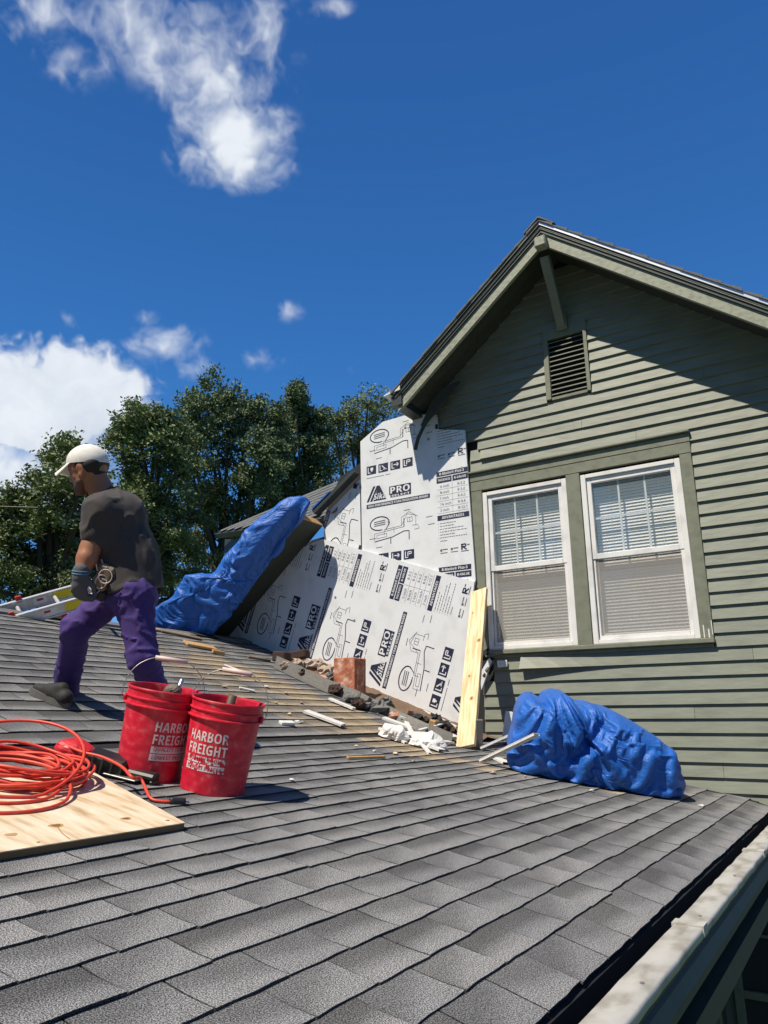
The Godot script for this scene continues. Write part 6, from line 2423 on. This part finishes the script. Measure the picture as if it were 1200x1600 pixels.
func chimney() -> void:
	# the terracotta flue left standing
	var base := on_roof(556, 1098)
	base.z -= 0.12
	base.y = roof_y(base.x)
	var d := (base - EYE).dot(-BACK)
	var t := thing("chimney_flue", "stub of terracotta chimney flue standing in mortar rubble before the white board", "chimney", base)
	var p := [at_depth(526, 1026, d), at_depth(566, 1023, d), at_depth(585, 1032, d + 0.06)]
	var q := [at_depth(524, 1112, d), at_depth(566, 1112, d), at_depth(584, 1110, d + 0.06)]
	var face_x: Vector3 = (p[1] - p[0])
	face_x.y = 0.0
	var dep := face_x.cross(Vector3.UP).normalized()
	if dep.dot(BACK) > 0.0: dep = -dep
	var yaw := atan2(-face_x.z, face_x.x)
	var w: float = face_x.length() * 1.02
	var h: float = p[0].y - q[0].y
	var bs := Basis(Vector3.UP, 0.06)
	w = 0.225
	base = base + Vector3.ZERO * yaw
	var c: Vector3 = (q[0] + q[1]) * 0.5 + dep * 0.10
	var st := start()
	# hollow: four walls with rounded outer edges
	var th := 0.022
	for k: Array in [[0.0, 0.10 - th * 0.5, w, th], [0.0, -0.10 + th * 0.5, w, th], [w * 0.5 - th * 0.5, 0.0, th, 0.2 - th * 2.0 - 0.002], [-w * 0.5 + th * 0.5, 0.0, th, 0.2 - th * 2.0 - 0.002]]:
		placed("flue_wall", chamfered(Vector3(k[2], h + 0.06, k[3]), 0.006), M.flue_clay, t, Transform3D(bs, c + bs.x * k[0] + bs.z * k[1] + Vector3.UP * (h * 0.5 - 0.03 + (0.004 if k[0] == 0.0 else 0.0))))
	st = start()
	st = null
	# sooty bricks at the upper end
	for k: Array in [[440, 1026, 0.085, 0.10, "dark sooty brick uppermost at the top end of the flashing strip"], [466, 1024, 0.12, 0.085, "long dark sooty brick beside the chimney rubble, against the white board"]]:
		var o := at_depth(k[0], k[1], (on_roof(k[0], 1048) - EYE).dot(-BACK) + 0.22)
		var b := thing("brick", k[4], "brick", o, "sooty bricks")
		var lm := chamfered(Vector3(k[2] * 1.9, k[3], 0.11), 0.012)
		placed("brick_body", lm, M.sooty_brick, b, Transform3D(Basis(Vector3.UP, rng.randf_range(-0.3, 0.3)) * Basis(Vector3(0, 0, 1), rng.randf_range(-0.2, 0.2)), o))
	for k: Array in [[508, 1062, "broken red brick end in the rubble left of the terracotta flue"], [610, 1116, "broken red brick corner in the rubble right of the terracotta flue"], [540, 1084, "dusty half brick lying at the flashing strip below the terracotta flue"]]:
		var o := at_depth(k[0], k[1], (on_roof(k[0], k[1] + 10) - EYE).dot(-BACK) + 0.16)
		var b := thing("brick", k[2], "brick", o, "broken red bricks")
		placed("brick_body", lump(Vector3(0.075, 0.045, 0.06), 60 + int(k[0]), 0.22, 5), M.flue_clay if k[0] != 540 else M.mortar, b, Transform3D(Basis(Vector3.UP, k[0] * 0.7), o))
	# lumps of mortar and stone
	var i := 0
	for k: Array in [[463, 1038, 0.07, 0], [485, 1042, 0.085, 0], [505, 1050, 0.07, 0], [495, 1036, 0.06, 0], [520, 1060, 0.07, 1], [512, 1045, 0.06, 0], [535, 1072, 0.075, 1], [550, 1090, 0.06, 1], [545, 1068, 0.05, 0], [575, 1100, 0.07, 1], [592, 1106, 0.075, 1], [603, 1098, 0.055, 1], [525, 1078, 0.055, 2], [560, 1100, 0.05, 2], [475, 1052, 0.05, 2], [448, 1040, 0.05, 0]]:
		var o := at_depth(k[0], k[1], (on_roof(k[0], k[1] + 14) - EYE).dot(-BACK) + 0.13)
		var rr: float = k[2]
		var m := lump(Vector3(rr * 1.25, rr * 0.75, rr), 200 + i, 0.5, 8)
		var where: String = ["pale sandy mortar lump", "grey cement lump", "small dark brown rubble lump"][k[3]]
		var ob := placed("rubble_lump", m, [M.mortar, M.cement, M.sooty_brick][k[3]], self, Transform3D(Basis(Vector3.UP, i * 1.3), o))
		tag(ob, where + " in the heap round the terracotta flue", "rubble", ["sandy mortar lumps", "grey cement lumps", "dark rubble lumps"][k[3]])
		i += 1
	var rr2 := RandomNumberGenerator.new()
	rr2.seed = 15
	for e in 16:
		var u := rr2.randf_range(0.05, 0.98)
		var px := lerpf(440, 625, u)
		var py := lerpf(1036, 1122, u)
		var o := at_depth(px, py, (on_roof(px, py + 12) - EYE).dot(-BACK) + rr2.randf_range(0.08, 0.2))
		var sz := rr2.randf_range(0.022, 0.045)
		var red := e % 3 != 1
		var ob := placed("rubble_lump", lump(Vector3(sz * 1.3, sz * 0.8, sz), 500 + e, 0.5, 6), M.flue_clay if red else M.mortar, self, Transform3D(Basis(Vector3.UP, e * 1.1), o))
		tag(ob, ("small pinkish brick crumb" if red else "small sandy mortar crumb") + " among the rubble along the flashing strip", "rubble", "brick crumbs along the flashing" if red else "mortar crumbs along the flashing")
	# bed of grit and old mortar between the flashing and the boards
	var bed := start(true)
	var nz := FastNoiseLite.new()
	nz.frequency = 6.0
	nz.fractal_octaves = 4
	var cols := 70
	var rows := 14
	var grid := []
	for a in cols + 1:
		var row := PackedVector3Array()
		var u := float(a) / cols
		var px := lerpf(428, 712, u)
		var py := lerpf(1041, 1163, u)
		var s := on_roof(px, py)
		for b in rows + 1:
			var v := float(b) / rows
			var z := lerpf(s.z - 0.02, -WALL + 0.02, v)
			var hump := 0.05 * sin(PI * v) * smoothstep(0.0, 0.1, u) * (1.0 - 0.7 * u)
			row.append(Vector3(s.x, roof_y(s.x) + 0.02 + hump + nz.get_noise_2d(s.x * 1.0, z) * 0.05 * sin(PI * clampf(v, 0.05, 1.0)), z))
		grid.append(row)
	for a in cols:
		for b in rows:
			quad(bed, grid[a][b], grid[a + 1][b], grid[a + 1][b + 1], grid[a][b + 1], Vector3.UP)
	var bd := put("grit_bed", done(bed), M.rubble)
	tag(bd, "brown grit and crumbled mortar left between flashing strip and the white boards", "grit", "", "stuff")

# ---------------------------------------------------------------- scraps
func scrap(label: String, px: float, py: float, size: Vector3, turn: float, m: Material, group := "", category := "scrap", tilt := 0.0, lift := 0.0, roll := 0.0) -> void:
	var p := on_roof(px, py)
	var b := roof_basis(p.x) * Basis(Vector3.UP, turn) * Basis(Vector3.RIGHT, tilt) * Basis(Vector3(0, 0, 1), roll)
	var o := placed("scrap" if category == "scrap" else category.replace(" ", "_"), chamfered(size, 0.0025), m, self, Transform3D(b, p + roof_normal(p.x) * (size.y * 0.5 + 0.009 + lift)))
	tag(o, label, category, group)

func channel(label: String, px: float, py: float, px2: float, py2: float, width: float, m: Material, lift0 := 0.02, lift1 := 0.02, nearer := 0.0) -> void:
	# a strip of folded trim from one spot on the roof to another
	var a := on_roof(px, py, lift0)
	var b := on_roof(px2, py2, lift1)
	if nearer > 0.0: b = at_depth(px2, py2, (a - EYE).dot(-BACK) - nearer)
	var d := (b - a).normalized()
	var n := roof_normal(a.x)
	var s := d.cross(n).normalized()
	n = s.cross(d)
	var t := thing("trim_strip", label, "trim", a, "")
	var l := a.distance_to(b)
	placed("web", chamfered(Vector3(width, 0.004, l), 0.002), m, t, Transform3D(Basis(s, n, s.cross(n)), (a + b) * 0.5))
	placed("flange", chamfered(Vector3(0.004, 0.014, l), 0.002), m, t, Transform3D(Basis(s, n, s.cross(n)), (a + b) * 0.5 + s * (width * 0.5 - 0.003) - n * 0.0085))
	placed("flange", chamfered(Vector3(0.004, 0.014, l), 0.002), m, t, Transform3D(Basis(s, n, s.cross(n)), (a + b) * 0.5 - s * (width * 0.5 - 0.003) - n * 0.0085))

func debris() -> void:
	channel("long white trim strip lying alone on the shingles below the chimney rubble", 476, 1116, 535, 1138, 0.085, M.white_scrap, 0.03, 0.03)
	channel("narrow white trim strip against the foot of the flashing strip", 514, 1096, 552, 1112, 0.05, M.white_scrap, 0.03, 0.03)
	channel("white trim strip uppermost in the pile left of the plank", 597, 1130, 640, 1146, 0.07, M.white_scrap, 0.05, 0.05)
	channel("broad white trim strip lying level across the pile left of the plank", 600, 1150, 712, 1158, 0.09, M.white_scrap, 0.03, 0.045)
	channel("white trim strip under the pile, end pointing at the plank foot", 630, 1160, 706, 1165, 0.05, M.white_scrap, 0.03, 0.03)
	channel("thin white trim strip crossing the pile steeply", 632, 1139, 652, 1168, 0.035, M.white_scrap, 0.06, 0.03)
	channel("short white trim piece at the front of the pile", 664, 1168, 690, 1178, 0.06, M.white_scrap, 0.03, 0.03)
	channel("thin white strip leaning at the base of the large board", 660, 1118, 712, 1144, 0.025, M.white_scrap, 0.05, 0.05)
	channel("grey-sided white trim channel propped on the tarp bundle", 752, 1192, 838, 1146, 0.06, M.white_scrap, 0.02, 0.0, 0.30)
	channel("thin white rod-like strip behind the propped channel", 750, 1174, 808, 1142, 0.028, M.white_scrap, 0.03, 0.0, 0.12)
	channel("short white offcut lying flat before the tarp bundle", 776, 1188, 792, 1196, 0.07, M.white_scrap, 0.02, 0.02)
	channel("thin white strip lying flat at the left end of the pile, almost touching the shingles", 592, 1142, 634, 1164, 0.03, M.white_scrap, 0.025, 0.02)
	channel("curled white strip end sticking up in the pile beside the pine block", 652, 1150, 700, 1140, 0.02, M.white_scrap, 0.05, 0.07)
	channel("narrow white strip poking out of the front of the pile towards the viewer", 645, 1158, 672, 1180, 0.028, M.white_scrap, 0.05, 0.015)
	channel("slim white strip bridging the grit in front of the felt scraps", 622, 1130, 690, 1152, 0.022, M.white_scrap, 0.06, 0.06)
	var crumple_of := func(q: Vector2, depth: float, rr: float) -> Vector3:
		return (BACK * 0.5 + UP * 0.6) * (planes(q, 14.0, 21, 0.4) * 0.030 + planes(q, 6.0, 22, 0.9) * 0.012) * (0.4 + 0.6 * absf(depth)) * minf(rr * 2.0, 1.0)
	var keep := func(p: Vector3) -> Vector3:
		p.y = maxf(p.y, roof_y(p.x) + 0.012)
		return p
	for k: Array in [["crumpled white plastic sheet in the middle of the pile left of the plank", [[640, 1158], [650, 1146], [664, 1149], [676, 1143], [690, 1152], [697, 1163], [684, 1172], [664, 1176], [646, 1170]], 668, 1160], ["folded white plastic sheet at the left end of the pile below the flashing strip", [[593, 1144], [600, 1132], [614, 1136], [630, 1139], [638, 1148], [630, 1158], [612, 1160], [598, 1154]], 615, 1147]]:
		var spot := on_roof(k[2], k[3] + 9)
		var sheet := put("plastic_sheet", crumple(k[1], Vector2(k[2], k[3]), (spot - EYE).dot(-BACK), 0.06, 0.12, crumple_of, BACK, keep, 0.22, 36), M.white_scrap)
		tag(sheet, k[0], "plastic sheet")
	scrap("small white angled offcut on open shingles right of the front bucket", 447, 1134, Vector3(0.05, 0.02, 0.10), 1.2, M.white_scrap, "", "scrap", 0.1)
	scrap("little crumpled white scrap above the front bucket's handle", 385, 1080, Vector3(0.03, 0.012, 0.12), 0.9, M.white_scrap)
	scrap("thin pale stick lying on shingles right of the bucket grip", 362, 1046, Vector3(0.022, 0.012, 0.16), 0.2, M.white_scrap, "", "stick")
	scrap("tan board offcut lying below the draped tarp", 312, 1012, Vector3(0.16, 0.022, 0.30), 1.15, M.pine_warm, "", "board")
	scrap("split tan stick beside the tan board offcut", 340, 1023, Vector3(0.035, 0.03, 0.12), 1.2, M.pine_warm, "", "stick")
	scrap("flat weathered board lying under the edge of the draped tarp", 282, 994, Vector3(0.09, 0.016, 0.42), 1.15, M.old_wood, "", "board")
	scrap("pale weathered lath beside the flat board under the tarp", 268, 990, Vector3(0.05, 0.014, 0.40), 1.22, M.pine_warm, "", "board")
	scrap("long dark stick lying in the tarp's shadow by the board edge", 404, 1032, Vector3(0.03, 0.02, 0.26), 1.3, M.old_wood, "", "stick")
	scrap("long thin tan splinter on dusty shingles before the pile", 572, 1187, Vector3(0.022, 0.012, 0.34), 1.45, M.pine_warm, "", "stick")
	scrap("short pine block standing in the dark scraps left of the plank", 672, 1142, Vector3(0.05, 0.06, 0.05), 0.4, M.pine_warm, "", "block", 0.0, 0.02)
	scrap("yellow-edged scrap wedged under the left end of the tarp bundle", 803, 1187, Vector3(0.03, 0.03, 0.11), 2.4, M.yellow, "", "scrap", 0.0, 0.01)
	scrap("white foam block with faint print behind the left end of the tarp bundle", 793, 1163, Vector3(0.11, 0.24, 0.10), 0.35, M.foam_board, "", "foam block", 0.0, 0.02, 0.15)
	for k: Array in [[650, 1130, 0.09, 0], [640, 1126, 0.05, 1], [664, 1134, 0.06, 0], [690, 1142, 0.10, 0], [700, 1150, 0.07, 1], [678, 1128, 0.06, 0]]:
		var p := on_roof(k[0], k[1], 0.03)
		var o := placed("felt_scrap", lump(Vector3(k[2] * 1.3, 0.04, k[2] * 0.8), 300 + int(k[0]), 0.6, 7), M.black_felt if k[3] == 0 else M.sooty_brick, self, Transform3D(Basis(Vector3.UP, k[0]), p))
		tag(o, "torn black roofing felt in the hollow at the foot of the large white board", "roofing felt", "torn felt scraps")
	var r := RandomNumberGenerator.new()
	r.seed = 5
	for k: Array in [[430, 1100], [405, 1092], [446, 1100], [470, 1100], [452, 1118], [425, 1132], [497, 1104], [415, 1075], [400, 1066], [541, 1166], [556, 1168], [520, 1160], [455, 1222], [600, 1200], [645, 1192], [770, 1210], [820, 1216], [880, 1232], [925, 1238], [1070, 1264], [1095, 1262], [500, 1098], [375, 1062], [342, 1048], [585, 1176], [618, 1180], [310, 1240], [446, 1085], [350, 1075], [466, 1130], [530, 1150]]:
		if r.randf() < 0.35: continue
		var sz := r.randf_range(0.007, 0.020)
		var p := on_roof(k[0], k[1], 0.012)
		var o := placed("chip", lump(Vector3(sz * r.randf_range(0.8, 1.8), sz * 0.5, sz), 400 + int(k[0]), 0.5, 4), [M.white_scrap, M.mortar, M.pine][r.randi() % 3], self, Transform3D(Basis(Vector3.UP, k[0]), p))
		tag(o, "tiny pale chip of debris scattered over the open shingles", "chip", "scattered chips on the shingles")
	# white board ends and torn paper where the casing meets the boards
	var w := thing("torn_wrap", "torn dark house wrap and white splinters beside the plank below the left window", "house wrap", at_wall(762, 1035, WALL - 0.05))
	for k: Array in [[758, 1020, 0.10, 0.05, 0.5, 0], [766, 1040, 0.13, 0.025, 0.9, 1], [760, 1050, 0.10, 0.03, 1.1, 0], [755, 1062, 0.05, 0.035, 1.3, 2], [772, 1024, 0.16, 0.02, 0.1, 1], [785, 1037, 0.09, 0.06, 0.05, 2]]:
		placed("fold", chamfered(Vector3(k[2], k[3], 0.02), 0.005), [M.black_felt, M.lead_strip, M.white_scrap][k[5]], w, Transform3D(Basis(Vector3(0, 0, 1), k[4]) * Basis(Vector3.UP, 0.3), at_wall(k[0], k[1], WALL - 0.045)))
